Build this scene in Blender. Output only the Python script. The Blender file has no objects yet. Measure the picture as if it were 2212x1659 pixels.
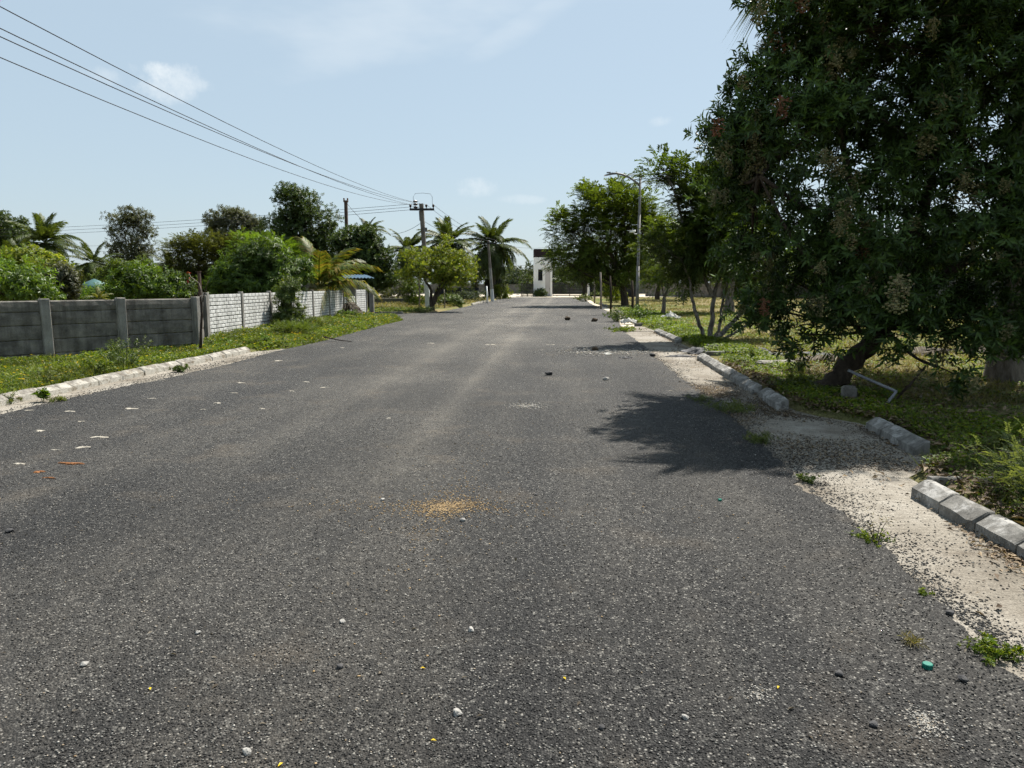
import bpy, math, random
import numpy as np
from mathutils import Vector, Matrix

# ------------------------------------------------------------------ camera, world, sun, exposure
R = math.radians
scene = bpy.context.scene
COL = scene.collection
CAM_H, YAW, PIT, FPX = 1.6, R(4.2), R(8.0), 1533.7      # FPX: focal length in units of a 2212 px wide frame
cam_d = bpy.data.cameras.new('camera')
cam_d.sensor_width = 36.0
cam_d.lens = 36.0 * FPX / 2212.0
cam_d.clip_start, cam_d.clip_end = 0.05, 6000
cam = bpy.data.objects.new('camera', cam_d)
COL.objects.link(cam)
cam.location = (0, 0, CAM_H)
cam.rotation_euler = (R(90) - PIT, 0, YAW)
scene.camera = cam

SUN_AZ, SUN_EL = R(33), R(58)                            # azimuth from the road direction (+Y) towards +X
SUN = Vector((math.sin(SUN_AZ) * math.cos(SUN_EL), math.cos(SUN_AZ) * math.cos(SUN_EL), math.sin(SUN_EL)))
sd = bpy.data.lights.new('sun', 'SUN')
sd.energy, sd.angle, sd.color = 5.0, R(0.55), (1.0, 0.95, 0.87)
so = bpy.data.objects.new('sun', sd)
COL.objects.link(so)
so.rotation_euler = SUN.to_track_quat('Z', 'Y').to_euler()

# turning a direction of the picture (2212 x 1659 units) into places
_f = Vector((-math.sin(YAW) * math.cos(PIT), math.cos(YAW) * math.cos(PIT), -math.sin(PIT)))
_r = Vector((math.cos(YAW), math.sin(YAW), 0))
_u = _r.cross(_f)
_h = Vector((-math.sin(YAW), math.cos(YAW), 0))


def ray(x, y):
    return _f + _r * ((x - 1106) / FPX) + _u * ((829.5 - y) / FPX)


def G(x, y, z=0.0):
    """where the line of sight meets the level z"""
    r = ray(x, y)
    t = (z - CAM_H) / r.z
    return Vector((r.x * t, r.y * t, z))


def V(x, y, d):
    """the point in that direction at ground distance d ahead"""
    r = ray(x, y)
    t = d / r.dot(_h)
    return Vector((r.x * t, r.y * t, CAM_H + r.z * t))


world = bpy.data.worlds.new('World')
scene.world = world
world.use_nodes = True


def N(nt, typ, inp=None, **kw):
    n = nt.nodes.new(typ)
    for k, v in kw.items():
        setattr(n, k, v)
    for k, v in (inp or {}).items():
        s = n.inputs[k]
        if hasattr(v, 'is_output') or isinstance(v, bpy.types.NodeSocket):
            nt.links.new(v, s)
        else:
            s.default_value = v
    return n


def M(nt, op, a, b=0.0, c=None, clamp=False):
    n = nt.nodes.new('ShaderNodeMath')
    n.operation = op
    n.use_clamp = clamp
    for i, v in enumerate((a, b) if c is None else (a, b, c)):
        if isinstance(v, bpy.types.NodeSocket):
            nt.links.new(v, n.inputs[i])
        else:
            n.inputs[i].default_value = v
    return n.outputs[0]


def mixc(nt, fac, a, b, mode='MIX'):
    n = nt.nodes.new('ShaderNodeMix')
    n.data_type = 'RGBA'
    n.blend_type = mode
    for i, v in ((0, fac), (6, a), (7, b)):
        if isinstance(v, bpy.types.NodeSocket):
            nt.links.new(v, n.inputs[i])
        else:
            n.inputs[i].default_value = v if not isinstance(v, tuple) or len(v) == 4 else (*v, 1)
    return n.outputs[2]


def ramp(nt, fac, stops, interp='LINEAR'):
    n = nt.nodes.new('ShaderNodeValToRGB')
    n.color_ramp.interpolation = interp
    e = n.color_ramp.elements
    while len(e) < len(stops):
        e.new(0.5)
    for i, (p, c) in enumerate(stops):
        e[i].position = p
        e[i].color = (c, c, c, 1) if isinstance(c, (int, float)) else (*c, 1)
    nt.links.new(fac, n.inputs[0])
    return n.outputs[0]


def build_world():
    nt = world.node_tree
    nt.nodes.clear()
    sky = N(nt, 'ShaderNodeTexSky', sky_type='NISHITA', sun_disc=False, sun_elevation=SUN_EL, sun_rotation=SUN_AZ,
            altitude=0.0, air_density=1.15, dust_density=0.9, ozone_density=1.3)
    tc = N(nt, 'ShaderNodeTexCoord')
    d = tc.outputs['Generated']
    sx = N(nt, 'ShaderNodeSeparateXYZ', {0: d})
    X, Y, Z = sx.outputs
    az = M(nt, 'ARCTAN2', X, Y)
    el = M(nt, 'ARCSINE', Z)
    ae = N(nt, 'ShaderNodeCombineXYZ', {0: az, 1: el, 2: 0.0}).outputs[0]
    nz = N(nt, 'ShaderNodeTexNoise', {'Vector': ae, 'Scale': 20.0, 'Detail': 5.0, 'Roughness': 0.66}, noise_dimensions='2D').outputs[0]
    wm = N(nt, 'ShaderNodeMapping', {0: ae, 2: (0, 0, R(-14)), 3: (1.0, 3.2, 1)}).outputs[0]
    wz = N(nt, 'ShaderNodeTexNoise', {'Vector': wm, 'Scale': 3.6, 'Detail': 4.0, 'Roughness': 0.6, 'Distortion': 0.0}, noise_dimensions='2D').outputs[0]
    total = None

    def cloud(px, py, rx, ry, rot, amt, nfac, lo, hi):
        nonlocal total
        v = ray(px, py).normalized()
        mp = N(nt, 'ShaderNodeMapping', {0: ae, 1: (math.atan2(v.x, v.y), math.asin(v.z), 0), 2: (0, 0, rot), 3: (rx / FPX, ry / FPX, 1)}, vector_type='TEXTURE').outputs[0]
        r2 = N(nt, 'ShaderNodeVectorMath', {0: mp, 1: mp}, operation='DOT_PRODUCT').outputs['Value']
        k = N(nt, 'ShaderNodeMapRange', {0: M(nt, 'ADD', r2, nfac), 1: lo, 2: hi, 3: 0.0, 4: amt}, interpolation_type='SMOOTHSTEP').outputs[0]
        total = k if total is None else M(nt, 'MAXIMUM', total, k)
    nfa = M(nt, 'MULTIPLY_ADD', nz, 4.2, -2.1)
    nfb = M(nt, 'MULTIPLY_ADD', wz, 4.4, -2.2)
    for (px, py, rx, ry, amt) in ((365, 178, 62, 30, 0.62), (345, 160, 34, 20, 0.85), (430, 185, 26, 14, 0.5), (222, 165, 34, 14, 0.35),
                                  (1022, 402, 40, 20, 0.42), (1130, 431, 42, 9, 0.28), (1428, 262, 26, 11, 0.32)):
        cloud(px, py, rx, ry, 0.0, amt, nfa, 1.6, -0.35)
    # one broad wind-drawn veil high over the road, and thinner ones round the rest of the sky
    for (px, py, rx, ry, rot, amt) in ((900, 0, 420, 85, 0.20, 0.36), (1150, 40, 130, 26, 0.45, 0.3), (760, 105, 200, 40, 0.30, 0.3)):
        cloud(px, py, rx, ry, rot, amt, nfb, 1.6, -1.0)
    wide = N(nt, 'ShaderNodeMapRange', {0: wz, 1: 0.55, 2: 0.8, 3: 0.0, 4: 0.3}, interpolation_type='SMOOTHSTEP').outputs[0]
    up = N(nt, 'ShaderNodeMapRange', {0: el, 1: R(16), 2: R(30), 3: 0.0, 4: 1.0}).outputs[0]
    total = M(nt, 'MAXIMUM', total, M(nt, 'MULTIPLY', wide, up))
    hsv = sky.outputs[0]
    # an even veil of haze over the whole dome
    hsv = mixc(nt, 0.74, hsv, (4.0, 4.95, 5.65))
    colr = mixc(nt, total, hsv, (6.4, 6.9, 7.2))
    bg = N(nt, 'ShaderNodeBackground', {'Color': colr, 'Strength': 0.068})
    out = N(nt, 'ShaderNodeOutputWorld', {'Surface': bg.outputs[0]})


build_world()
world.cycles.sampling_method = 'NONE'
scene.view_settings.view_transform = 'Standard'
scene.view_settings.look = 'None'
scene.view_settings.exposure = 1.02
scene.view_settings.gamma = 1.0
scene.view_settings.use_curve_mapping = False
scene.cycles.max_bounces = 5
scene.cycles.diffuse_bounces = 2
scene.cycles.glossy_bounces = 2
scene.cycles.transmission_bounces = 4
scene.cycles.transparent_max_bounces = 4
scene.cycles.use_denoising = True
scene.cycles.denoising_prefilter = 'FAST'
scene.cycles.use_adaptive_sampling = True
scene.cycles.adaptive_threshold = 0.03
scene.cycles.caustics_reflective = False
scene.cycles.caustics_refractive = False
scene.cycles.sample_clamp_indirect = 6.0

# ------------------------------------------------------------------ helpers: meshes and things
rng = np.random.default_rng(7)
random.seed(7)


def link(o, parent=None):
    COL.objects.link(o)
    if parent is not None:
        o.parent = parent
    return o


def tag(o, label=None, cat=None, group=None, kind=None):
    if label:
        o['label'] = label
    if cat:
        o['category'] = cat
    if group:
        o['group'] = group
    if kind:
        o['kind'] = kind
    return o


def thing(name, label, cat, loc=(0, 0, 0), rz=0.0, group=None):
    o = bpy.data.objects.new(name, None)
    o.empty_display_size = 0.2
    o.location = loc
    o.rotation_euler = (0, 0, rz)
    link(o)
    return tag(o, label, cat, group)


def np_mesh(name, verts, faces, mat, smooth=False):
    """verts (n,3); faces (m,k) all of one size"""
    me = bpy.data.meshes.new(name)
    verts = np.ascontiguousarray(verts, dtype=np.float32)
    faces = np.ascontiguousarray(faces, dtype=np.int32)
    m, k = faces.shape
    me.vertices.add(len(verts))
    me.vertices.foreach_set('co', verts.ravel())
    me.loops.add(m * k)
    me.loops.foreach_set('vertex_index', faces.ravel())
    me.polygons.add(m)
    me.polygons.foreach_set('loop_start', np.arange(0, m * k, k, dtype=np.int32))
    me.update(calc_edges=True)
    if smooth:
        me.polygons.foreach_set('use_smooth', np.ones(m, dtype=bool))
    if mat:
        me.materials.append(mat)
    return me


def np_obj(name, verts, faces, mat, parent=None, loc=(0, 0, 0), smooth=False):
    o = bpy.data.objects.new(name, np_mesh(name, verts, faces, mat, smooth))
    o.location = loc
    return link(o, parent)


class MB:
    def __init__(self):
        self.v, self.f = [], []

    def add(self, vs, fs):
        n = len(self.v)
        self.v += [tuple(p) for p in vs]
        self.f += [tuple(i + n for i in f) for f in fs]
        return self

    def box(self, c, s, rz=0.0, taper=1.0):
        hx, hy, hz = s[0] / 2, s[1] / 2, s[2] / 2
        ca, sa = math.cos(rz), math.sin(rz)
        vs = []
        for z in (-1, 1):
            t = 1.0 if z < 0 else taper
            for x, y in ((-1, -1), (1, -1), (1, 1), (-1, 1)):
                a, b = x * hx * t, y * hy * t
                vs.append((c[0] + a * ca - b * sa, c[1] + a * sa + b * ca, c[2] + z * hz))
        return self.add(vs, [(3, 2, 1, 0), (4, 5, 6, 7), (0, 1, 5, 4), (1, 2, 6, 5), (2, 3, 7, 6), (3, 0, 4, 7)])

    def bevbox(self, c, s, b=0.01, rz=0.0):
        """a box with all its edges cut back by b"""
        hx, hy, hz = s[0] / 2, s[1] / 2, s[2] / 2
        ca, sa = math.cos(rz), math.sin(rz)
        rings = []
        for z, ins in ((-hz, b), (-hz + b, 0), (hz - b, 0), (hz, b)):
            x, y = hx - ins, hy - ins
            q = b * (0.9 if ins == 0 else 0.3)
            rings.append([(-x + q, -y, z), (x - q, -y, z), (x, -y + q, z), (x, y - q, z), (x - q, y, z), (-x + q, y, z), (-x, y - q, z), (-x, -y + q, z)])
        vs = [(c[0] + p[0] * ca - p[1] * sa, c[1] + p[0] * sa + p[1] * ca, c[2] + p[2]) for r in rings for p in r]
        fs = [tuple(range(7, -1, -1)), tuple(range(24, 32))]
        for k in range(3):
            for i in range(8):
                j = (i + 1) % 8
                fs.append((k * 8 + i, k * 8 + j, k * 8 + 8 + j, k * 8 + 8 + i))
        return self.add(vs, fs)

    def extrude(self, prof, p0, p1, up=(0, 0, 1)):
        """closed profile [(side, height)] swept from p0 to p1"""
        p0, p1, up = Vector(p0), Vector(p1), Vector(up)
        t = (p1 - p0).normalized()
        s = t.cross(up).normalized()
        n = len(prof)
        vs = [p + s * a + up * b for p in (p0, p1) for a, b in prof]
        fs = [tuple(range(n - 1, -1, -1)), tuple(range(n, 2 * n))]
        fs += [(i, (i + 1) % n, n + (i + 1) % n, n + i) for i in range(n)]
        return self.add(vs, fs)

    def tube(self, pts, rad, n=6, cap=True):
        v, f = tube_np(pts, rad, n)
        self.add(v.tolist(), f.tolist())
        if cap:
            b = len(self.v) - len(v)
            self.f.append(tuple(b + i for i in range(n - 1, -1, -1)))
            self.f.append(tuple(len(self.v) - n + i for i in range(n)))
        return self

    def mesh(self, name, mat, smooth=False):
        me = bpy.data.meshes.new(name)
        me.from_pydata(self.v, [], self.f)
        if smooth:
            me.polygons.foreach_set('use_smooth', [True] * len(me.polygons))
        me.materials.append(mat)
        me.update()
        return me

    def build(self, name, mat, parent=None, loc=(0, 0, 0), rz=0.0, smooth=False):
        o = bpy.data.objects.new(name, self.mesh(name, mat, smooth))
        o.location = loc
        o.rotation_euler = (0, 0, rz)
        return link(o, parent)


def put(me, name, parent=None, loc=(0, 0, 0), rot=(0, 0, 0), sc=(1, 1, 1)):
    o = bpy.data.objects.new(name, me)
    o.location, o.rotation_euler, o.scale = loc, rot, sc
    return link(o, parent)


def unit(a):
    return a / np.maximum(np.linalg.norm(a, axis=-1, keepdims=True), 1e-9)


def tube_np(pts, rad, n=6):
    P = np.array([tuple(p) for p in pts], dtype=float)
    m = len(P)
    rad = np.broadcast_to(np.asarray(rad, dtype=float), (m,))
    T = unit(np.gradient(P, axis=0))
    ref = np.array([0.31, 0.17, 0.93])
    if abs(T.mean(0) @ ref) > 0.85 * np.linalg.norm(T.mean(0)):
        ref = np.array([0.92, 0.3, 0.1])
    A = unit(np.cross(T, ref))
    B = np.cross(T, A)
    an = np.linspace(0, 2 * np.pi, n, endpoint=False)
    v = P[:, None, :] + rad[:, None, None] * (np.cos(an)[None, :, None] * A[:, None, :] + np.sin(an)[None, :, None] * B[:, None, :])
    i = np.arange(m - 1)[:, None] * n
    j = np.arange(n)[None, :]
    k = (j + 1) % n
    f = np.stack([i + j, i + k, i + n + k, i + n + j], -1).reshape(-1, 4)
    return v.reshape(-1, 3), f


class Acc:
    """numpy accumulator of equal-sided faces"""
    def __init__(self):
        self.v, self.f, self.n = [], [], 0

    def add(self, v, f):
        self.v.append(np.asarray(v, float))
        self.f.append(np.asarray(f) + self.n)
        self.n += len(v)

    def get(self):
        return np.concatenate(self.v), np.concatenate(self.f)


def rdir(r, n):
    return unit(r.normal(size=(n, 3)))


def leaf_mesh(pos, dr, up, L, W, fold=0.18, droop=0.12):
    """two-triangle folded leaves"""
    dr = unit(dr)
    side = unit(np.cross(dr, up) + 1e-6)
    nrm = np.cross(side, dr)
    L = np.broadcast_to(np.asarray(L, float), (len(pos),))[:, None]
    W = np.broadcast_to(np.asarray(W, float), (len(pos),))[:, None]
    mid = pos + dr * L * 0.45
    a = mid + side * W * 0.5 + nrm * W * fold
    b = mid - side * W * 0.5 + nrm * W * fold
    tip = pos + dr * L - nrm * L * droop
    v = np.stack([pos, a, tip, b], 1).reshape(-1, 3)
    i = np.arange(len(pos))[:, None] * 4
    f = np.concatenate([i + np.array([[0, 1, 2]]), i + np.array([[0, 2, 3]])], 1).reshape(-1, 3)
    return v, f


def twigs(r, pos, dr, n, L, W, tl, style='whorl', spread=1.0, droop=0.0, fold=0.18):
    """n leaves on each twig (pos, dr) of length tl"""
    m = len(pos)
    dr = unit(dr)
    a0 = unit(np.cross(dr, np.array([0.1, 0.2, 1.0])) + 1e-6)
    b0 = np.cross(a0, dr)
    k = np.arange(n)
    t = (k + 0.6) / n
    if style == 'whorl':
        t = 0.35 + 0.65 * t
    P = pos[:, None, :] + dr[:, None, :] * (t[None, :, None] * tl)
    ph = r.uniform(0, 6.28, (m, 1))
    if style == 'pinnate':
        s = np.where(k % 2 == 0, 1.0, -1.0)[None, :, None]
        D = a0[:, None, :] * s * 0.9 + dr[:, None, :] * 0.55 + r.normal(0, 0.12, (m, n, 3))
        U = np.broadcast_to(b0[:, None, :], (m, n, 3))
        P = P - np.array([0, 0, 1.0]) * (t[None, :, None] ** 2 * tl * 0.35)
    else:
        an = ph + 2.4 * k[None, :]
        D = (np.cos(an)[..., None] * a0[:, None, :] + np.sin(an)[..., None] * b0[:, None, :]) * spread + dr[:, None, :] * 0.7 + r.normal(0, 0.16, (m, n, 3))
        U = dr[:, None, :] + r.normal(0, 0.25, (m, n, 3))
    D = D - np.array([0, 0, 1.0]) * droop
    P, D, U = P.reshape(-1, 3), D.reshape(-1, 3), U.reshape(-1, 3)
    sz = r.uniform(0.65, 1.2, len(P))
    return leaf_mesh(P, D, U, L * sz, W * sz, fold=fold)


# ------------------------------------------------------------------ materials
def new_mat(name):
    m = bpy.data.materials.new(name)
    m.use_nodes = True
    nt = m.node_tree
    bs = nt.nodes['Principled BSDF']
    return m, nt, bs


def wpos(nt):
    return N(nt, 'ShaderNodeNewGeometry').outputs['Position']


def noise(nt, scale, detail=4.0, rough=0.55, vec=None, dist=0.0):
    i = {'Scale': scale, 'Detail': detail, 'Roughness': rough, 'Distortion': dist}
    i['Vector'] = vec if vec is not None else wpos(nt)
    return N(nt, 'ShaderNodeTexNoise', i).outputs[0]


def bump(nt, bs, h, strength=0.4, dist=0.02):
    b = N(nt, 'ShaderNodeBump', {'Height': h, 'Strength': strength, 'Distance': dist})
    nt.links.new(b.outputs[0], bs.inputs['Normal'])


def leaf_mat(name, cols, trans=0.4, rough=0.42, spec=0.35, tmul=1.5):
    m, nt, bs = new_mat(name)
    rnd = N(nt, 'ShaderNodeNewGeometry').outputs['Random Per Island']
    k = len(cols)
    c = ramp(nt, rnd, [(i / max(1, k - 1), q) for i, q in enumerate(cols)])
    patch = noise(nt, 1.1, 0.0)
    c = mixc(nt, 1.0, c, ramp(nt, patch, [(0.3, 0.72), (0.7, 1.18)]), 'MULTIPLY')
    nt.links.new(c, bs.inputs['Base Color'])
    bs.inputs['Roughness'].default_value = rough
    bs.inputs['Specular IOR Level'].default_value = spec
    tr = N(nt, 'ShaderNodeBsdfTranslucent', {'Color': mixc(nt, 1.0, c, (1.15 * tmul, 1.1 * tmul, 0.35 * tmul), 'MULTIPLY')})
    mx = N(nt, 'ShaderNodeMixShader', {0: trans, 1: bs.outputs[0], 2: tr.outputs[0]})
    nt.links.new(mx.outputs[0], nt.nodes['Material Output'].inputs[0])
    return m


def plain_mat(name, c1, c2, scale=4.0, rough=0.8, spec=0.3, bmp=0.0, bscale=40.0, metal=0.0, detail=5.0, bdist=0.01):
    m, nt, bs = new_mat(name)
    n = noise(nt, scale, detail, 0.6)
    nt.links.new(ramp(nt, n, [(0.3, c1), (0.7, c2)]), bs.inputs['Base Color'])
    bs.inputs['Roughness'].default_value = rough
    bs.inputs['Specular IOR Level'].default_value = spec
    bs.inputs['Metallic'].default_value = metal
    if bmp:
        bump(nt, bs, noise(nt, bscale, 4.0), bmp, bdist)
    return m


def bark_mat(name, c1, c2, scale=9.0):
    m, nt, bs = new_mat(name)
    mp = N(nt, 'ShaderNodeMapping', {0: wpos(nt), 3: (1, 1, 0.28)}).outputs[0]
    n = noise(nt, scale, 6.0, 0.65, mp)
    nt.links.new(ramp(nt, n, [(0.32, c1), (0.68, c2)]), bs.inputs['Base Color'])
    bs.inputs['Roughness'].default_value = 0.9
    bs.inputs['Specular IOR Level'].default_value = 0.15
    bump(nt, bs, noise(nt, scale * 4, 5.0, 0.7, mp), 0.8, 0.02)
    return m


def asphalt_mat():
    m, nt, bs = new_mat('asphalt')
    p = wpos(nt)
    v1 = N(nt, 'ShaderNodeTexVoronoi', {'Vector': p, 'Scale': 105.0, 'Randomness': 1.0})
    v2 = N(nt, 'ShaderNodeTexVoronoi', {'Vector': p, 'Scale': 42.0, 'Randomness': 1.0})
    g1 = N(nt, 'ShaderNodeSeparateColor', {0: v1.outputs['Color']}).outputs[0]
    g2 = N(nt, 'ShaderNodeSeparateColor', {0: v2.outputs['Color']}).outputs[1]
    c = ramp(nt, g1, [(0.0, (.005, .005, .005)), (0.4, (.0145, .014, .0135)), (0.72, (.032, .031, .029)), (0.9, (.085, .082, .076)), (1.0, (.33, .315, .28))])
    c2 = ramp(nt, g2, [(0.0, (.007, .007, .007)), (0.7, (.026, .0255, .025)), (0.93, (.065, .063, .059)), (1.0, (.30, .29, .26))])
    c = mixc(nt, 0.28, c, c2)
    # dark binder between the stones
    gap = ramp(nt, v1.outputs['Distance'], [(0.3, 1.1), (0.75, 0.22)])
    c = mixc(nt, 1.0, c, gap, 'MULTIPLY')
    # dust that traffic drew out along the road, heavier in the wheel tracks
    sep = N(nt, 'ShaderNodeSeparateXYZ', {0: p})
    mp = N(nt, 'ShaderNodeMapping', {0: p, 3: (1.0, 0.16, 1.0)}).outputs[0]
    d1 = noise(nt, 0.85, 3.0, 0.6, mp)
    d2 = noise(nt, 0.22, 1.0, 0.55)
    d3 = noise(nt, 9.0, 3.0, 0.7)

    def track(x0, w):
        q = M(nt, 'DIVIDE', M(nt, 'SUBTRACT', sep.outputs[0], x0), w)
        return M(nt, 'DIVIDE', 1.0, M(nt, 'ADD', 1.0, M(nt, 'MULTIPLY', q, q)))
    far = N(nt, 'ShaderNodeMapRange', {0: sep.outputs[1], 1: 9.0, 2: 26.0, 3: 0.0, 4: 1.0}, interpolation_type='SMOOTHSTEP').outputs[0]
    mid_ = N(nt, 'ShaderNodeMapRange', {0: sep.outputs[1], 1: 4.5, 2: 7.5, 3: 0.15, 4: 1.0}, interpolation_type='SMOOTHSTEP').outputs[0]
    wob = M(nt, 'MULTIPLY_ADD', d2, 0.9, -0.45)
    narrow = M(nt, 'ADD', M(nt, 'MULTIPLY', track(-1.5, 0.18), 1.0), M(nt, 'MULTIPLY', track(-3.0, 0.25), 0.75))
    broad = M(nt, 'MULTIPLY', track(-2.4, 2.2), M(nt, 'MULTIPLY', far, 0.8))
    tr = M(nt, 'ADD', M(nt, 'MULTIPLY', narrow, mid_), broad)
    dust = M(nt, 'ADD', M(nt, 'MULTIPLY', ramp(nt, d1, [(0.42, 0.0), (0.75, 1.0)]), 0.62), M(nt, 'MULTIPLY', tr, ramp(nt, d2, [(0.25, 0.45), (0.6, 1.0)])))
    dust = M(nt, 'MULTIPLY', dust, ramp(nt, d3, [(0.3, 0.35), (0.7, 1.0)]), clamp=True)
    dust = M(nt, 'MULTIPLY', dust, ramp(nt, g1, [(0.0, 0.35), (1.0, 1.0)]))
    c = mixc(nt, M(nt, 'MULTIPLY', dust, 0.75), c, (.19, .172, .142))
    c = mixc(nt, 1.0, c, ramp(nt, noise(nt, 0.33, 2.0, 0.6), [(0.3, 0.66), (0.7, 1.2)]), 'MULTIPLY')
    tan = ramp(nt, noise(nt, 1.3, 2.0, 0.6), [(0.57, 0.0), (0.78, 0.42)])
    c = mixc(nt, M(nt, 'MULTIPLY', tan, d3), c, (.16, .125, .085))
    nt.links.new(c, bs.inputs['Base Color'])
    bs.inputs['Roughness'].default_value = 0.78
    bs.inputs['Specular IOR Level'].default_value = 0.3
    h = M(nt, 'ADD', M(nt, 'MULTIPLY', v1.outputs['Distance'], -1.0), M(nt, 'MULTIPLY', g1, 0.55))
    bump(nt, bs, h, 1.0, 0.009)
    return m


def gutter_mat():
    m, nt, bs = new_mat('sandy concrete')
    n1 = noise(nt, 0.9, 5.0, 0.6)
    c = ramp(nt, n1, [(0.3, (.17, .15, .12)), (0.5, (.26, .235, .195)), (0.72, (.37, .345, .30))])
    mp = N(nt, 'ShaderNodeMapping', {0: wpos(nt), 2: (0, 0, R(35)), 3: (1, 4, 1)}).outputs[0]
    st = noise(nt, 7.0, 6.0, 0.75, mp)
    c = mixc(nt, ramp(nt, st, [(0.46, 0.0), (0.68, 0.75)]), c, (.11, .095, .075))
    c = mixc(nt, ramp(nt, noise(nt, 3.2, 6.0, 0.75), [(0.5, 0.0), (0.7, 0.55)]), c, (.13, .11, .085))
    c = mixc(nt, ramp(nt, noise(nt, 0.7, 4.0, 0.65, N(nt, 'ShaderNodeMapping', {0: wpos(nt), 1: (9.3, 3.1, 0)}).outputs[0]), [(0.5, 0.0), (0.66, 0.75)]), c, (.105, .082, .058))
    c = mixc(nt, 1.0, c, ramp(nt, noise(nt, 85.0, 3.0, 0.7), [(0.35, 0.6), (0.6, 1.12)]), 'MULTIPLY')
    v = N(nt, 'ShaderNodeTexVoronoi', {'Vector': wpos(nt), 'Scale': 34.0})
    g = N(nt, 'ShaderNodeSeparateColor', {0: v.outputs['Color']}).outputs[0]
    spot = M(nt, 'MULTIPLY', ramp(nt, v.outputs['Distance'], [(0.16, 1.0), (0.3, 0.0)]), ramp(nt, g, [(0.9, 0.0), (0.92, 1.0)]))
    c = mixc(nt, M(nt, 'MULTIPLY', spot, 0.85), c, (.06, .055, .05))
    nt.links.new(c, bs.inputs['Base Color'])
    bs.inputs['Roughness'].default_value = 0.92
    bs.inputs['Specular IOR Level'].default_value = 0.15
    bump(nt, bs, M(nt, 'ADD', noise(nt, 60.0, 5.0, 0.7), M(nt, 'MULTIPLY', st, 0.8)), 0.6, 0.012)
    return m


def ground_mat():
    m, nt, bs = new_mat('dry grass and soil')
    p = wpos(nt)
    big = noise(nt, 0.11, 4.0, 0.6)
    mid = noise(nt, 0.9, 5.0, 0.65)
    fine = noise(nt, 16.0, 6.0, 0.75)
    dry = ramp(nt, fine, [(0.25, (.085, .065, .035)), (0.5, (.20, .165, .085)), (0.75, (.33, .275, .15))])
    grn = ramp(nt, fine, [(0.25, (.03, .045, .012)), (0.55, (.085, .12, .03)), (0.8, (.15, .18, .055))])
    k = M(nt, 'ADD', M(nt, 'MULTIPLY', big, 0.65), M(nt, 'MULTIPLY', mid, 0.35))
    c = mixc(nt, ramp(nt, k, [(0.44, 0.0), (0.58, 0.85)]), dry, grn)
    soil = ramp(nt, fine, [(0.3, (.14, .095, .06)), (0.7, (.24, .175, .115))])
    c = mixc(nt, ramp(nt, noise(nt, 0.5, 5.0, 0.6, N(nt, 'ShaderNodeMapping', {0: p, 1: (31, 7, 0)}).outputs[0]), [(0.56, 0.0), (0.68, 0.6)]), c, soil)
    nt.links.new(c, bs.inputs['Base Color'])
    bs.inputs['Roughness'].default_value = 1.0
    bs.inputs['Specular IOR Level'].default_value = 0.05
    bump(nt, bs, fine, 1.0, 0.06)
    return m


def concrete_mat(name, base, dark, rough_scale=1.6, streak=True, paint=None, paint_amt=0.5, grime=None):
    m, nt, bs = new_mat(name)
    n1 = noise(nt, rough_scale, 6.0, 0.65)
    c = ramp(nt, n1, [(0.3, dark), (0.68, base)])
    if streak:
        mp = N(nt, 'ShaderNodeMapping', {0: wpos(nt), 3: (6, 6, 0.5)}).outputs[0]
        s = noise(nt, 1.2, 5.0, 0.65, mp)
        c = mixc(nt, ramp(nt, s, [(0.45, 0.0), (0.7, 0.65)]), c, tuple(q * 0.55 for q in dark))
    if paint:
        n2 = noise(nt, 5.0, 6.0, 0.7)
        c = mixc(nt, ramp(nt, n2, [(0.62 - paint_amt * 0.4, 1.0), (0.70 - paint_amt * 0.4, 0.0)]), paint, c)
    if grime:
        nzv = N(nt, 'ShaderNodeSeparateXYZ', {0: N(nt, 'ShaderNodeNewGeometry').outputs['True Normal']}).outputs[2]
        g = M(nt, 'MULTIPLY', ramp(nt, nzv, [(0.5, 0.0), (0.7, 1.0)]), ramp(nt, noise(nt, 6.0, 5.0, 0.7), [(0.38, 1.0), (0.62, 0.15)]))
        c = mixc(nt, g, c, grime)
    f = noise(nt, 45.0, 5.0, 0.7)
    c = mixc(nt, 1.0, c, ramp(nt, f, [(0.25, 0.72), (0.75, 1.15)]), 'MULTIPLY')
    nt.links.new(c, bs.inputs['Base Color'])
    bs.inputs['Roughness'].default_value = 0.9
    bs.inputs['Specular IOR Level'].default_value = 0.2
    bump(nt, bs, M(nt, 'ADD', f, M(nt, 'MULTIPLY', n1, 2.0)), 0.55, 0.012)
    return m


ASPHALT, GUTTER, GROUND = asphalt_mat(), gutter_mat(), ground_mat()
SAND = plain_mat('pale sand', (.36, .31, .24), (.52, .47, .38), 0.6, 0.95, 0.1, 0.4, 12.0)
KERB_R = concrete_mat('weathered kerb concrete', (.26, .25, .228), (.10, .095, .085), 7.0, True, (.33, .32, .30), 0.25)
KERB_L = concrete_mat('whitewashed kerb', (.33, .295, .235), (.16, .13, .095), 3.0, True, (.42, .40, .35), 0.5, (.12, .11, .095))
WALL_D = concrete_mat('dark stained wall', (.24, .225, .20), (.075, .07, .062), 3.4)
WALL_POST = concrete_mat('grey wall post', (.30, .29, .265), (.14, .13, .115), 2.0)
WALL_B = concrete_mat('light precast panel', (.13, .13, .12), (.07, .069, .065), 1.5, False)
BRICK = concrete_mat('light precast brick', (.68, .68, .66), (.48, .48, .455), 1.7)
POLE = concrete_mat('concrete pole', (.20, .175, .15), (.10, .085, .075), 1.5)
POLE_L = plain_mat('pole blue and white paint', (.34, .38, .40), (.55, .55, .53), 3.0, 0.8, 0.2, 0.3)
IRON = plain_mat('rusty iron', (.045, .03, .026), (.10, .06, .045), 6.0, 0.8, 0.3)
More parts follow.
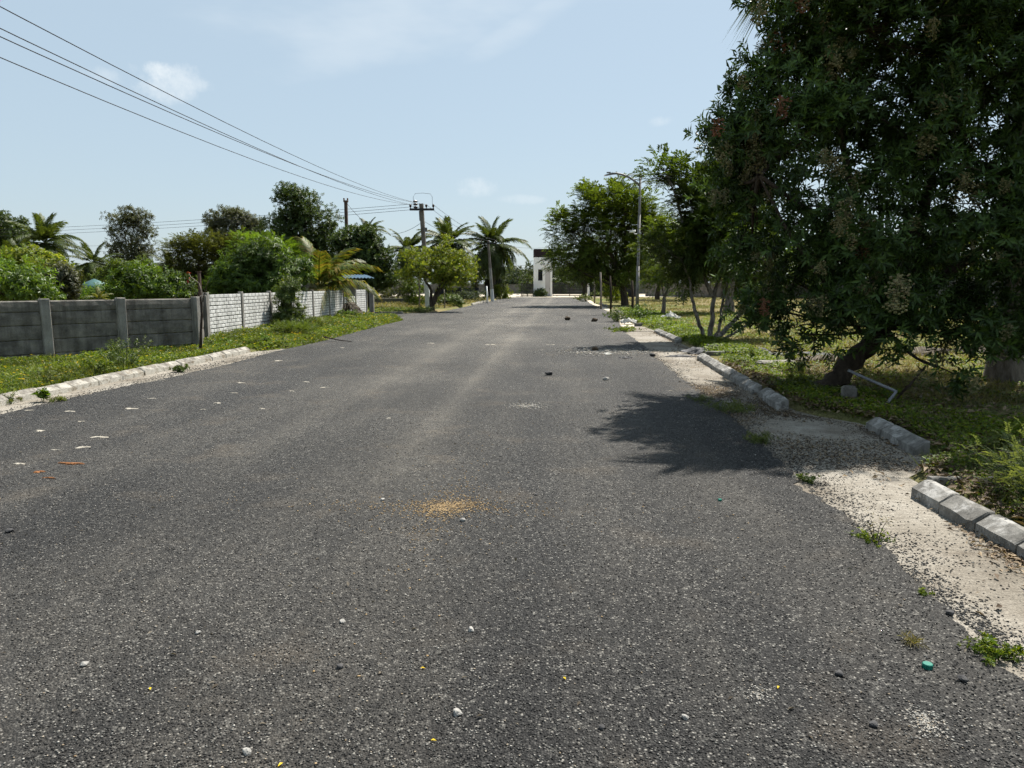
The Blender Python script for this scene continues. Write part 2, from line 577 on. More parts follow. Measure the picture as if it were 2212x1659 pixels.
GALV = plain_mat('galvanised steel', (.10, .097, .094), (.20, .193, .185), 5.0, 0.6, 0.4, metal=0.35)
BLACK = plain_mat('black painted metal', (.010, .010, .011), (.02, .02, .022), 3.0, 0.55, 0.35)
BLACKWALL = plain_mat('black painted wall', (.008, .009, .012), (.02, .021, .024), 2.5, 0.8, 0.2)
CAP = plain_mat('dark maroon cap', (.012, .006, .008), (.026, .013, .015), 2.0, 0.7, 0.3)
WHITE = plain_mat('white wall paint', (.80, .80, .78), (.86, .86, .85), 0.9, 0.8, 0.25)
WHITE2 = plain_mat('white enamel', (.72, .72, .70), (.80, .80, .78), 2.0, 0.5, 0.4)
GREYDOOR = plain_mat('grey door', (.46, .44, .43), (.54, .52, .51), 2.0, 0.7, 0.25)
GLASS = plain_mat('dark window glass', (.012, .014, .016), (.022, .024, .028), 1.0, 0.12, 0.6)
TEAL = plain_mat('teal tarpaulin', (.05, .115, .11), (.10, .19, .18), 1.2, 0.6, 0.3, 0.5, 3.0, bdist=0.1)
BLUEROOF = plain_mat('blue roof sheet', (.08, .15, .22), (.17, .25, .32), 0.8, 0.45, 0.5)
BLUE = plain_mat('blue sheet', (.02, .12, .32), (.04, .18, .42), 0.8, 0.5, 0.4)
THATCH = plain_mat('dark thatch', (.03, .024, .018), (.075, .06, .045), 8.0, 0.95, 0.1, 0.8, 30.0)
SHEDWALL = plain_mat('shed wall', (.10, .09, .08), (.20, .185, .165), 1.5, 0.9, 0.15, 0.3)
WIRE = plain_mat('dark wire', (.03, .03, .033), (.05, .05, .052), 2.0, 0.6, 0.3)
CERAMIC = plain_mat('brown insulator', (.03, .015, .012), (.06, .03, .025), 5.0, 0.25, 0.5)
PVC = plain_mat('grey plastic pipe', (.12, .125, .135), (.20, .205, .215), 4.0, 0.45, 0.4)
WOODD = bark_mat('dark stick', (.02, .014, .010), (.06, .045, .034))
WOODL = bark_mat('grey dead wood', (.12, .10, .085), (.26, .23, .20))
PLASTIC = plain_mat('black plastic sheet', (.015, .016, .018), (.045, .045, .05), 6.0, 0.6, 0.2, 0.6, 9.0, bdist=0.05)
TARP_G = plain_mat('grey plastic sheet', (.05, .05, .053), (.13, .13, .135), 6.0, 0.7, 0.15, 0.6, 9.0, bdist=0.05)
SACK = plain_mat('white sack', (.34, .33, .30), (.52, .51, .47), 3.0, 0.8, 0.2, 0.6, 12.0, bdist=0.04)
BARK_D = bark_mat('dark bark', (.026, .020, .015), (.085, .066, .05))
BARK_G = bark_mat('grey bark', (.07, .058, .046), (.20, .175, .145))
BARK_W = bark_mat('pale patchy bark', (.03, .024, .02), (.27, .25, .22), 14.0)
PALM_T = bark_mat('palm trunk', (.065, .052, .042), (.19, .165, .14), 14.0)
GREENCAP = plain_mat('green plastic', (.0, .12, .085), (.0, .15, .105), 9.0, 0.4, 0.5)
DUNG = plain_mat('rust brown crust', (.14, .06, .025), (.27, .125, .055), 14.0, 0.95, 0.1, 0.9, 60.0)
PALE = plain_mat('pale mortar', (.22, .20, .165), (.40, .37, .31), 9.0, 0.95, 0.1, 0.6, 60.0)
STONE_L = plain_mat('pale stone', (.18, .175, .165), (.36, .345, .315), 11.0, 0.9, 0.2, 0.6, 60.0)
STONE_D = plain_mat('dark stone', (.025, .025, .027), (.085, .082, .08), 13.0, 0.85, 0.3, 0.6, 60.0)
HUSK = plain_mat('coconut husk', (.03, .022, .016), (.10, .078, .055), 12.0, 0.95, 0.1, 0.8, 50.0)

LF_BIG = leaf_mat('glossy dark lance leaf', [(.022, .040, .012), (.034, .064, .016), (.05, .092, .022), (.08, .135, .03)], 0.24, 0.45, 0.22, 1.4)
LF_DARK = leaf_mat('dark green leaf', [(.028, .046, .014), (.044, .070, .018), (.066, .10, .026)], 0.28, 0.48, 0.22)
LF_MANGO = leaf_mat('mango leaf', [(.032, .058, .012), (.06, .105, .018), (.105, .16, .028)], 0.34, 0.45, 0.25)
LF_OLIVE = leaf_mat('olive leaf', [(.045, .052, .026), (.07, .08, .038), (.10, .105, .055)], 0.25, 0.5, 0.3)
LF_BROWN = leaf_mat('brown green feathery leaf', [(.036, .045, .014), (.06, .072, .022), (.09, .098, .032)], 0.3, 0.55, 0.2)
LF_LIME = leaf_mat('bright green leaf', [(.05, .10, .012), (.085, .15, .02), (.13, .19, .03)], 0.38, 0.42, 0.35)
LF_NEEM = leaf_mat('yellow green leaf', [(.06, .095, .014), (.10, .145, .020), (.16, .20, .028), (.24, .24, .04)], 0.42, 0.45, 0.25)
LF_FEATHER = leaf_mat('feathery leaf', [(.036, .058, .011), (.066, .102, .017), (.115, .15, .024)], 0.36, 0.48, 0.22)
LF_FAR = leaf_mat('far foliage', [(.035, .05, .028), (.055, .075, .04), (.08, .10, .055)], 0.2, 0.6, 0.2)
LF_PALM = leaf_mat('coconut leaflet', [(.030, .046, .013), (.055, .08, .02), (.10, .125, .036)], 0.28, 0.5, 0.22)
LF_PALMY = leaf_mat('yellowing coconut leaflet', [(.05, .08, .018), (.085, .115, .025), (.14, .14, .035), (.22, .15, .045)], 0.32, 0.5, 0.22)
LF_DRY = leaf_mat('dry frond', [(.055, .046, .035), (.11, .095, .075), (.17, .15, .12)], 0.12, 0.85, 0.05, 1.0)
LF_COVER = leaf_mat('creeping ground cover', [(.035, .065, .010), (.065, .11, .012), (.115, .165, .018), (.18, .205, .025)], 0.38, 0.5, 0.2)
LF_COVER_L = leaf_mat('creeping ground cover with flowers', [(.03, .056, .010), (.056, .095, .012), (.10, .14, .017), (.15, .175, .022)], 0.38, 0.5, 0.2)
LF_GRASS = leaf_mat('dry grass blade', [(.10, .09, .035), (.17, .145, .065), (.25, .21, .11), (.10, .125, .035)], 0.3, 0.6, 0.15, 1.2)
LF_GGRASS = leaf_mat('green grass blade', [(.06, .085, .018), (.10, .13, .03), (.16, .17, .06)], 0.3, 0.5, 0.2)
LF_WEED = leaf_mat('weed leaf', [(.04, .07, .018), (.075, .11, .03), (.12, .15, .05)], 0.3, 0.45, 0.3)
LF_STEM = leaf_mat('small dark pinnate leaf', [(.024, .042, .011), (.042, .07, .015), (.075, .11, .02)], 0.3, 0.48, 0.22)
LF_FERN = leaf_mat('pale feathery weed leaf', [(.08, .11, .045), (.13, .165, .07), (.19, .22, .10)], 0.35, 0.5, 0.2)
LF_LITTER = leaf_mat('fallen leaf', [(.05, .035, .025), (.11, .075, .045), (.19, .14, .085), (.26, .20, .13)], 0.1, 0.7, 0.2, 1.0)
LF_RED = leaf_mat('red bract', [(.45, .02, .03), (.55, .05, .04)], 0.3, 0.5, 0.2, 0.8)
LF_YEL = leaf_mat('yellow petal', [(.62, .42, .02), (.70, .52, .03)], 0.3, 0.5, 0.2, 0.9)
LF_ORANGE = leaf_mat('young red leaf', [(.30, .10, .03), (.40, .17, .05)], 0.3, 0.4, 0.4, 0.9)
BERRY = leaf_mat('pale berry', [(.11, .108, .04), (.17, .16, .068), (.225, .20, .10), (.14, .10, .05)], 0.05, 0.5, 0.25, 1.0)
BERRY_R = leaf_mat('rusty berry', [(.16, .06, .03), (.22, .09, .045)], 0.05, 0.5, 0.3, 1.0)


# ------------------------------------------------------------------ ground, roads
def piecewise(pts):
    ys = [p[0] for p in pts]
    xs = [p[1] for p in pts]
    return lambda y: (float(np.interp(y, ys, xs)) if np.ndim(y) == 0 else np.interp(y, ys, xs))


XL = piecewise([(-6, -7.45), (8, -7.45), (16.2, -7.4), (17.5, -6.95), (20, -6.9), (27, -7.15), (31.5, -7.25), (34.2, -8.1), (36, -9.2), (38.5, -8.8), (41, -7.4), (44, -7.15), (70, -7.0), (110, -7.0)])
XR = piecewise([(-6, 2.80), (6.0, 2.78), (6.6, 3.4), (8.3, 3.4), (9.0, 2.85), (15.5, 2.95), (17.5, 3.1), (24, 3.05), (30, 2.7), (44, 3.05), (60, 2.5), (84, 2.6), (110, 2.6)])


def hnoise(x, y):
    return 0.5 * math.sin(x * 0.9 + 1.3 * math.sin(y * 0.37)) * math.cos(y * 0.71 + 0.8 * math.sin(x * 0.5)) + 0.3 * math.sin(x * 2.3 + y * 1.7) * math.cos(y * 2.9 - x)


def sstep(a, b, x):
    t = min(1, max(0, (x - a) / (b - a)))
    return t * t * (3 - 2 * t)


def gz(x, y):
    """height of the open ground"""
    l, r = XL(y), XR(y)
    if y > 86:
        k = sstep(86, 89, y)
    else:
        k = 0.0
    if x < l:
        t = l - x
        bank = 0.07 if y > 38.6 or y < 16.5 else 0.07 + 0.12 * sstep(0.5, 2.5, t) * sstep(16.5, 19, y) * (1 - sstep(33, 36, y))
        if 34.4 < y < 38.0:
            bank = -0.05
        h = -0.05 + (bank + 0.05) * sstep(0.02, 0.22, t)
        h += 0.03 * hnoise(x, y) * sstep(0.2, 1.0, t) * (0.0 if 34.0 < y < 38.4 else 1.0)
    elif x > r:
        t = x - r
        h = -0.05 + 0.115 * sstep(0.02, 0.22, t) + 0.035 * hnoise(x, y) * sstep(0.3, 1.2, t)
    else:
        h = -0.05
    h = h * (1 - k) + k * (-0.05)
    return h


def make_ground():
    offs = np.concatenate([[0, 0.05, 0.12, 0.22], np.arange(0.5, 6, 0.45), np.arange(6.2, 16, 1.0), np.arange(18, 60, 5), [75, 100, 150, 250, 450, 900, 2000]])
    ys = np.concatenate([[-1500, -300, -60, -20, -8], np.arange(-4, 46, 0.4), np.arange(46.5, 90, 1.1), np.arange(92, 140, 6), [160, 200, 280, 400, 700, 1300, 3000]])
    mid = np.linspace(0, 1, 6)[1:-1]
    V_, F_ = [], []
    nx = len(offs) * 2 + len(mid)
    for y in ys:
        l, r = XL(y), XR(y)
        xs = list(l - offs[::-1]) + [l + (r - l) * t for t in mid] + list(r + offs)
        for x in xs:
            V_.append((x, y, gz(x, y)))
    for j in range(len(ys) - 1):
        for i in range(nx - 1):
            a = j * nx + i
            F_.append((a, a + 1, a + nx + 1, a + nx))
    o = np_obj('ground', np.array(V_), np.array(F_), GROUND, smooth=True)
    tag(o, kind='structure')


make_ground()


def sheet(name, poly, z, mat, kind='structure'):
    """flat sheet from an outline"""
    me = bpy.data.meshes.new(name)
    me.from_pydata([(p[0], p[1], z) for p in poly], [], [tuple(range(len(poly)))])
    me.materials.append(mat)
    me.update()
    o = bpy.data.objects.new(name, me)
    link(o)
    tag(o, kind=kind)
    return o


def jag(x, y, amp):
    s = 0.0
    for k, a in ((1.1, 1.0), (2.7, 0.6), (6.3, 0.45), (14.0, 0.3), (31.0, 0.2)):
        s += a * math.sin(y * k + x * 3.1 + k * 1.7 + 1.2 * math.sin(y * k * 0.43))
    return amp * s * 0.5


def make_road():
    ys = np.concatenate([np.arange(-5, 12, 0.025), np.arange(12, 40, 0.12), np.arange(40, 88.2, 0.4)])
    rl = piecewise([(-5, -6.95), (8, -6.95), (9.7, -7.0), (12, -6.75), (15.5, -6.8), (16.5, -6.9), (20, -6.85), (27, -7.1), (31.5, -7.2), (34.2, -8.05), (36, -9.15), (38.5, -8.75), (41, -7.35), (44, -7.1), (88, -6.9)])
    rr = piecewise([(-5, 1.9), (2.8, 1.86), (4.4, 1.99), (5.7, 1.92), (7.2, 1.98), (9.4, 2.1), (14.2, 1.98), (18, 2.05), (23.6, 2.05), (30, 2.3), (44, 2.6), (60, 2.15), (88, 2.3)])
    vs, fs = [], []
    ky = np.arange(-5, 89, 0.09)
    ra, rb = np.random.default_rng(3).normal(0, 0.022, len(ky)), np.random.default_rng(4).normal(0, 0.026, len(ky))
    for y in ys:
        l = rl(y) + jag(1, y, 0.04) + np.interp(y, ky, ra) + random.uniform(-0.004, 0.004)
        r = rr(y) + jag(5, y, 0.04) + np.interp(y, ky, rb) + random.uniform(-0.004, 0.004)
        vs += [(l, y, 0.006), (l + 0.6, y, 0.008), (r - 0.6, y, 0.008), (r, y, 0.006)]
    for j in range(len(ys) - 1):
        for i in range(3):
            a = j * 4 + i
            fs.append((a, a + 1, a + 5, a + 4))
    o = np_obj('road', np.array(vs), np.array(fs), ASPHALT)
    tag(o, kind='structure')
    sheet('side_road', [(-60, 34.6), (-8.6, 34.6), (-8.6, 37.9), (-60, 37.9)], 0.003, ASPHALT)


make_road()


def strip(name, y0, y1, xa, xb, z, mat, step=0.25):
    ys = np.arange(y0, y1 + 1e-6, step)
    vs, fs = [], []
    for y in ys:
        vs += [(xa(y), y, z), (xb(y), y, z)]
    for j in range(len(ys) - 1):
        a = 2 * j
        fs.append((a, a + 1, a + 3, a + 2))
    o = np_obj(name, np.array(vs), np.array(fs), mat)
    tag(o, kind='structure')
    return o


strip('gutter_right', -5, 27.5, lambda y: 1.2, lambda y: XR(y) + 0.2, -0.002, GUTTER)
strip('gutter_left', -5, 17.3, lambda y: -7.42, lambda y: -6.2, -0.002, GUTTER)
sheet('dirt_shoulder', [(1.2, 27.6), (3.2, 27.6), (3.2, 87.9), (1.2, 87.9)], -0.012, SAND)
sheet('sand_forecourt', [(-75, 88.3), (70, 88.3), (90, 118), (-95, 118)], -0.03, SAND)
sheet('main_road', [(-400, 118.3), (400, 118.3), (400, 126), (-400, 126)], -0.02, ASPHALT)


# ------------------------------------------------------------------ kerbs
def kerb_mesh(L, mat, mirror=1, seed=1):
    """road face low with a wide chamfer, back face upright; runs along +Y, road side at -X*mirror"""
    h = 0.21
    prof = [(0, -0.10), (0.004, 0.075), (0.10, 0.135), (0.145, 0.135), (0.15, -0.10)]
    b = MB()
    g = 0.009
    rr = random.Random(seed)
    rings = [(g, 0.006), (g + 0.010, 0.0)] + [(L * k, 0.0) for k in (0.25, 0.45, 0.62, 0.8)] + [(L - g - 0.010, 0.0), (L - g, 0.006)]
    vs = []
    for y, ins in rings:
        for x, z in prof:
            x2 = x + (ins if x < 0.05 else (-ins if x > 0.14 else 0))
            chip = rr.uniform(0.008, 0.022) if (z > 0 and rr.random() < 0.05) else 0
            vs.append(((x2 + rr.uniform(-.0015, .0015) + chip * 0.4 * (1 if x < 0.1 else -1)) * mirror, y + rr.uniform(-.003, .003), z - (ins + chip + rr.uniform(-.0015, .002) if z > 0 else 0)))
    nr = len(rings)
    fs = [tuple(range(4, -1, -1)), tuple(range(nr * 5 - 5, nr * 5))]
    for k in range(nr - 1):
        for i in range(5):
            j = (i + 1) % 5
            fs.append((k * 5 + i, k * 5 + j, k * 5 + 5 + j, k * 5 + 5 + i))
    if mirror < 0:
        fs = [f[::-1] for f in fs]
    b.add(vs, fs)
    return b.mesh('kerbstone', mat)


def kerb_run(label, p0, p1, mat, mirror=1, L=0.42, wob=0.006, z=0.0, group=None):
    p0, p1 = Vector((p0[0], p0[1], z)), Vector((p1[0], p1[1], z))
    d = p1 - p0
    n = max(1, round(d.length / L))
    l = d.length / n
    rz = math.atan2(-d.x, d.y)
    t = thing('kerb', label, 'kerb', p0, rz, group)
    mes = [kerb_mesh(l, mat, mirror, 10 * n + q) for q in range(5)]
    for i in range(n):
        put(mes[(i * 3 + i // 4) % 5], 'kerbstone', t, (random.uniform(-wob, wob) * 1.5, i * l, random.uniform(-wob, wob)), (random.uniform(-1, 1) * wob, random.uniform(-2, 2) * wob, random.uniform(-2, 2) * wob))
    return t


kerb_run('near right kerb of grey chamfered stones beside the feathery weed', (2.74, 2.2), (2.63, 5.45), KERB_R, 1, 0.41)
kerb_run('short grey kerb of few stones in tree shade, set back from the road', (3.30, 6.78), (3.36, 8.05), KERB_R, 1, 0.42)
kerb_run('pair of kerbstones just in front of the leaning tree trunk', (2.72, 9.15), (2.78, 10.3), KERB_R, 1, 0.57, 0.012)
kerb_run('long straight grey kerb between leaning tree and plastic sheet', (2.75, 10.5), (2.86, 15.5), KERB_R, 1, 0.42)
kerb_run('short grey kerb in front of the multi-stemmed tree', (3.08, 19.75), (3.0, 24.1), KERB_R, 1, 0.44)
kerb_run('broken far kerb near the foot of the street lamp', (2.94, 36.3), (3.02, 41.6), KERB_R, 1, 0.44, 0.02)
kerb_run('farthest right kerb by the saplings before the gate', (2.9, 50.0), (2.75, 58.0), KERB_R, 1, 0.44, 0.03)
kerb_run('whitewashed left kerb with cream stained face below the dark wall', (-7.42, 4.6), (-7.38, 16.25), KERB_L, -1, 0.6, 0.007)
a_, b_ = G(815, 681), G(905, 677)
kerb_run('grey kerb along the far side of the side road', (-24, 38.2), (-8.7, 38.15), KERB_R, 1, 0.6, 0.01)
kerb_run('pale kerb behind the grass strip past the side road', (-26, 45.2), (-10.2, 45.0), KERB_L, 1, 0.6, 0.01)
kerb_run('broken whitewashed kerb at the foot of the short far pole', (-7.12, 55.0), (-7.0, 66.0), KERB_L, -1, 0.6, 0.03)


# low concrete channel edges set across the verge at the kerb gaps
def edge_slab(label, p0, p1, h=0.12, w=0.07):
    b = MB()
    p0, p1 = Vector(p0), Vector(p1)
    t = thing('channel_edge', label, 'kerb', (p0.x, p0.y, 0))
    d = p1 - p0
    for k, (a, c) in enumerate(((0.0, 0.49), (0.5, 1.0))):
        q = MB()
        q.extrude([(-w / 2, -0.1), (w / 2, -0.1), (w / 2, h - 0.012), (w / 2 - 0.012, h), (-w / 2 + 0.012, h), (-w / 2, h - 0.012)], d * a, d * c)
        q.build('slab', KERB_R, t)
    return t


edge_slab('thin concrete channel edge behind the nearest kerb end', (2.86, 5.62, 0), (3.75, 5.66, 0), 0.11)
edge_slab('thin concrete channel edge beside the grey plastic sheet', (3.06, 15.62, 0), (4.05, 15.72, 0), 0.16)
edge_slab('thin concrete edge by the pale slab near the street lamp weeds', (2.7, 27.7, 0), (3.7, 27.9, 0), 0.12)
kerb_run('loose kerb pieces lying behind the grey plastic sheet', (4.12, 15.7), (4.02, 17.3), KERB_R, 1, 0.5, 0.02)


# ------------------------------------------------------------------ boundary walls on the left
def wall_post(parent, p, h, s=0.15, mat=None, rz=0.0, tilt=0.0):
    b = MB()
    b.bevbox((0, 0, h / 2 - 0.15), (s, s * 0.92, h + 0.3), 0.012)
    o = b.build('post', mat or WALL_POST, parent, p, rz)
    o.rotation_euler = (tilt, 0, rz)
    return o


def dark_wall():
    H = 1.26
    ds = [(-104, 13.35), (99, 14.5), (262, 15.6), (424, 16.85), (441, 18.45)]
    pts = [V(x, 700, d) for x, d in ds]
    pts = [Vector((p.x, p.y, 0.02)) for p in pts]
    t = thing('compound_wall', 'dark stained concrete plank wall at the left edge behind the whitewashed kerb', 'wall', pts[0])
    o = t.location
    for i in range(len(pts) - 1):
        a, b = pts[i] - o, pts[i + 1] - o
        d = (b - a)
        L = d.length
        rz = math.atan2(d.y, d.x)
        zs = [0.0, 0.17, 0.46, 0.75, 1.02, H - 0.01]
        for k in range(5):
            z0, z1 = zs[k] - (0.18 if k == 0 else 0), zs[k + 1]
            m = MB()
            # slightly bellied plank with a rough mortar joint recess
            n = 9
            vs, fs = [], []
            hh = z1 - z0
            prof = [(0.02, 0.0), (0.0, 0.022), (-0.006, hh * 0.5), (0.0, hh - 0.02), (0.02, hh), (0.08, hh), (0.08, 0.0)]
            for j in range(n + 1):
                x = 0.06 + (L - 0.12) * j / n
                for (yy, zz) in prof:
                    vs.append((x, yy + (random.uniform(-0.004, 0.004) if yy < 0.04 else 0), z0 + zz + (random.uniform(-0.002, 0.002) if 0.02 < zz < hh - 0.02 else 0)))
            q = len(prof)
            for j in range(n):
                for i2 in range(q):
                    k2 = (i2 + 1) % q
                    fs.append((j * q + i2, j * q + k2, (j + 1) * q + k2, (j + 1) * q + i2))
            fs += [tuple(range(q - 1, -1, -1)), tuple(range(n * q, n * q + q))]
            fs = [f[::-1] for f in fs]
            m.add(vs, fs)
            m.build('plank', WALL_D, t, a, rz)
    for i, p in enumerate(pts):
        q = p - o
        d = (pts[min(i + 1, 4)] - pts[max(i - 1, 0)])
        rz = math.atan2(d.y, d.x)
        wall_post(t, q + Vector((math.sin(rz), -math.cos(rz), 0)) * 0.02, H + 0.03, 0.17, WALL_POST, rz, random.uniform(-0.02, 0.02))
    return pts


dw = dark_wall()


def brick_wall():
    H = 1.25
    A, B = V(446, 700, 18.9), V(790, 660, 37.6)
    A.z = B.z = 0.10
    t = thing('brick_pattern_wall', 'light grey precast wall with raised brick pattern along the left verge', 'wall', A)
    d = B - A
    L = d.length / 8
    rz = math.atan2(d.y, d.x)
    ux = Vector((math.cos(rz), math.sin(rz), 0))
    # the road is on the right hand of the run: local -Y
    t.rotation_euler = (0, 0, rz)
    pan = MB().box((L / 2, 0, 0.153), (L - 0.10, 0.045, 0.302)).mesh('panel', WALL_B)
    bm = MB().bevbox((0, 0, 0), (0.270, 0.020, 0.082), 0.005).mesh('brick', BRICK)
    bh = MB().bevbox((0, 0, 0), (0.120, 0.020, 0.082), 0.005).mesh('brick', BRICK)
    far = MB()
    cnt = 0
    for bay in range(8):
        for row in range(-1, 4):
            if bay == 6 and row == 3:
                continue
            z0 = row * 0.308
            po = put(pan, 'panel', t, (bay * L, 0, z0))
            if row < 0:
                continue
            for c in range(3):
                z = 0.053 + c * 0.1
                x = 0.075
                first = (c + row) % 2
                while x < L - 0.09:
                    w = 0.142 if first else 0.292
                    first = 0
                    w = min(w, L - 0.06 - x)
                    if w > 0.1:
                        half = w < 0.2
                        cx = x + w / 2
                        if cnt < 300 and bay < 4:
                            put(bh if half else bm, 'brick', po, (cx, -0.0295 + random.uniform(-0.002, 0.002), z), (0, 0, 0), (1 if half else (w - 0.022) / 0.270, 1, 1))
                            cnt += 1
                        else:
                            far.bevbox((bay * L + cx, -0.0295, z0 + z), (w - 0.022, 0.020, 0.082), 0.004)
                    x += w
    fo = far.build('brick_facing', BRICK, t)
    fo['kind'] = 'stuff'
    for i in range(9):
        wall_post(t, Vector((i * L, -0.015, 0)), H + 0.03, 0.13, WALL_POST, random.uniform(-0.02, 0.02), random.uniform(-0.015, 0.015))
    # doubled post where it meets the dark wall
    return A, B, rz, L


bwA, bwB, bw_rz, bwL = brick_wall()

# lone pillar after the wall
p_ = V(804, 680, 38.3)
t = thing('gate_pillar', 'grey concrete pillar standing just past the end of the brick pattern wall', 'pillar', (p_.x, p_.y, 0.0))
MB().bevbox((0, 0, 0.65), (0.22, 0.22, 1.4), 0.015).build('shaft', WALL_POST, t)
MB().bevbox((0, 0, 1.38), (0.27, 0.27, 0.06), 0.01).build('cap', WALL_POST, t)

# low white plinth wall past the side road
p0, p1 = V(812, 655, 54), V(889, 655, 53)
t = thing('plinth_wall', 'low whitewashed plinth wall among scrub past the side road', 'wall', (p0.x, p0.y, 0.0), math.atan2(p1.y - p0.y, p1.x - p0.x))
l_ = (p1 - p0).length
MB().box((l_ / 2, 0, 0.22), (l_, 0.2, 0.6)).build('masonry', WALL_B, t)
MB().box((l_ / 2, 0, 0.545), (l_ + 0.06, 0.26, 0.05)).build('coping', KERB_L, t)


# ------------------------------------------------------------------ gatehouse, gates, far walls
def gatehouse():
    D = 95.0
    s = D / FPX * 1.003
    x0, x1 = V(1153.5, 600, D), V(1193, 600, D)
    w = (x1 - x0).length
    dpt = 2.6
    rz = YAW
    t = thing('gatehouse', 'tall narrow white gatehouse tower with dark cap at the end of the road', 'gatehouse', (x0.x, x0.y, -0.05), rz)
    zz = lambda y: V(1170, y, D).z + 0.05
    top, capz = zz(537.7), zz(555.6)
    dz1, wz0, wz1 = zz(582), zz(606), zz(582)
    X = lambda cx: (2000 + cx / 3.16 - 2136.2) / 1.852 * s
    wx0, wx1, dx0, dx1 = X(481), X(538), X(570), X(634)
    W = MB()
    th = 0.2
    # front wall as pieces around real openings
    W.box((wx0 / 2, th / 2, capz / 2), (wx0, th, capz))
    W.box(((wx1 + dx0) / 2, th / 2, capz / 2), (dx0 - wx1, th, capz))
    W.box(((dx1 + w) / 2, th / 2, capz / 2), (w - dx1, th, capz))
    W.box(((wx0 + wx1) / 2, th / 2, wz0 / 2), (wx1 - wx0, th, wz0))
    W.box(((wx0 + wx1) / 2, th / 2, (wz1 + capz) / 2), (wx1 - wx0, th, capz - wz1))
    W.box(((dx0 + dx1) / 2, th / 2, (dz1 + capz) / 2), (dx1 - dx0, th, capz - dz1))
    W.box((th / 2, th + (dpt - th) / 2, capz / 2), (th, dpt - th, capz))
    W.box((w - th / 2, th + (dpt - th) / 2, capz / 2), (th, dpt - th, capz))
    W.box((w / 2, dpt - th / 2, capz / 2), (w - 2 * th, th, capz))
    W.build('wall', WHITE, t)
    MB().box((w / 2, dpt / 2, (capz + top) / 2), (w + 0.04, dpt + 0.04, top - capz)).build('cap', CAP, t)
    win = MB()
    f = 0.06
    cx, cz = (wx0 + wx1) / 2, (wz0 + wz1) / 2
    for sx in (wx0 - 0.02, wx1 + 0.02):
        win.box((sx, -0.025, cz), (f, 0.06, wz1 - wz0 + 0.16))
    win.box((cx, -0.025, wz1 + 0.05), (wx1 - wx0 - 0.024, 0.06, f))
    win.box((cx, -0.025, wz0 - 0.05), (wx1 - wx0 - 0.024, 0.06, f))
    wo = win.build('window', WHITE2, t)
    MB().box((cx, 0.09, cz), (wx1 - wx0 - 0.004, 0.02, wz1 - wz0 - 0.004)).build('pane', GLASS, wo)
    MB().box((cx, -0.05, wz0 - 0.11), (wx1 - wx0 + 0.16, 0.12, 0.05)).build('sill', WHITE, wo)
    do = MB().box(((dx0 + dx1) / 2, 0.11, dz1 / 2), (dx1 - dx0 - 0.006, 0.04, dz1 - 0.006)).build('door', GREYDOOR, t)
    MB().box((dx1 - 0.09, 0.07, 1.05), (0.03, 0.05, 0.16)).build('handle', BLACK, do)
    MB().box(((dx0 + dx1) / 2, -0.25, 0.06), (dx1 - dx0 + 0.25, 0.5, 0.12)).build('step', WALL_POST, t)
    lx = X(552)
    lo = MB().bevbox((lx, -0.06, zz(571.5)), (0.27, 0.12, 0.19), 0.02).build('wall_lamp', BLACK, t)
    MB().box((lx, -0.125, zz(571.5) - 0.02), (0.2, 0.012, 0.1)).build('lamp_glass', WHITE2, lo)
    return w, s


gatehouse()


def gate(label, x0, x1, y0, y1, D, sections, nsl=9):
    a, b = V(x0, 620, D), V(x1, 620, D)
    w = (b - a).length
    rz = math.atan2(b.y - a.y, b.x - a.x)
    t = thing('sliding_gate', label, 'gate', (a.x, a.y, -0.03), rz)
    h = V(x0, y0, D).z + 0.03
    for k in range(sections + 1):
        MB().box((w * k / sections, 0, h / 2 + 0.02), (0.09, 0.07, h)).build('upright', BLACK, t)
    sl = MB().box((0, 0, 0), (w / sections - 0.1, 0.035, h / nsl * 0.56)).mesh('slat', BLACK)
    for k in range(sections):
        for i in range(nsl):
            put(sl, 'slat', t, (w * (k + 0.5) / sections, 0, 0.16 + (h - 0.2) * i / (nsl - 1)))
    for k in (0.12, 0.88):
        q = MB().tube([(w * k - 0.03, 0, 0.065), (w * k + 0.03, 0, 0.065)], 0.065, 10)
        q.build('wheel', BLACK, t)
    return t


gate('long black slatted gate between the gatehouse and white pillar', 1194.5, 1267, 611, 638, 95.6, 2)
gate('short black slatted gate leaf left of the gatehouse', 1126, 1152, 613.5, 639, 94.2, 1)
p_ = V(1271.5, 632, 95.8)
t = thing('gate_pillar', 'round white pillar at the right end of the long gate', 'pillar', (p_.x, p_.y, -0.05))
MB().tube([(0, 0, 0), (0, 0, 1.66)], [0.17, 0.165], 14).build('shaft', WHITE, t, smooth=False)
MB().tube([(0, 0, 1.66), (0, 0, 1.75)], [0.2, 0.2], 14).build('cap', WHITE, t)


def straight_wall(name, label, p0, p1, h, th, mat, capmat=None, cat='wall', z=-0.05):
    p0, p1 = Vector((p0[0], p0[1], z)), Vector((p1[0], p1[1], z))
    d = p1 - p0
    t = thing(name, label, cat, p0, math.atan2(d.y, d.x))
    L = d.length
    MB().box((L / 2, 0, h / 2), (L, th, h)).build('masonry', mat, t)
    MB().box((L / 2, 0, h + 0.03), (L + 0.05, th + 0.06, 0.06)).build('coping', capmat or mat, t)
    n = max(2, int(L / 3.2))
    pm = MB().box((0, 0, h / 2 + 0.045), (0.3, th + 0.12, h + 0.09)).mesh('pier', mat)
    for i in range(n + 1):
        put(pm, 'pier', t, (L * i / n, 0, 0))
    return t


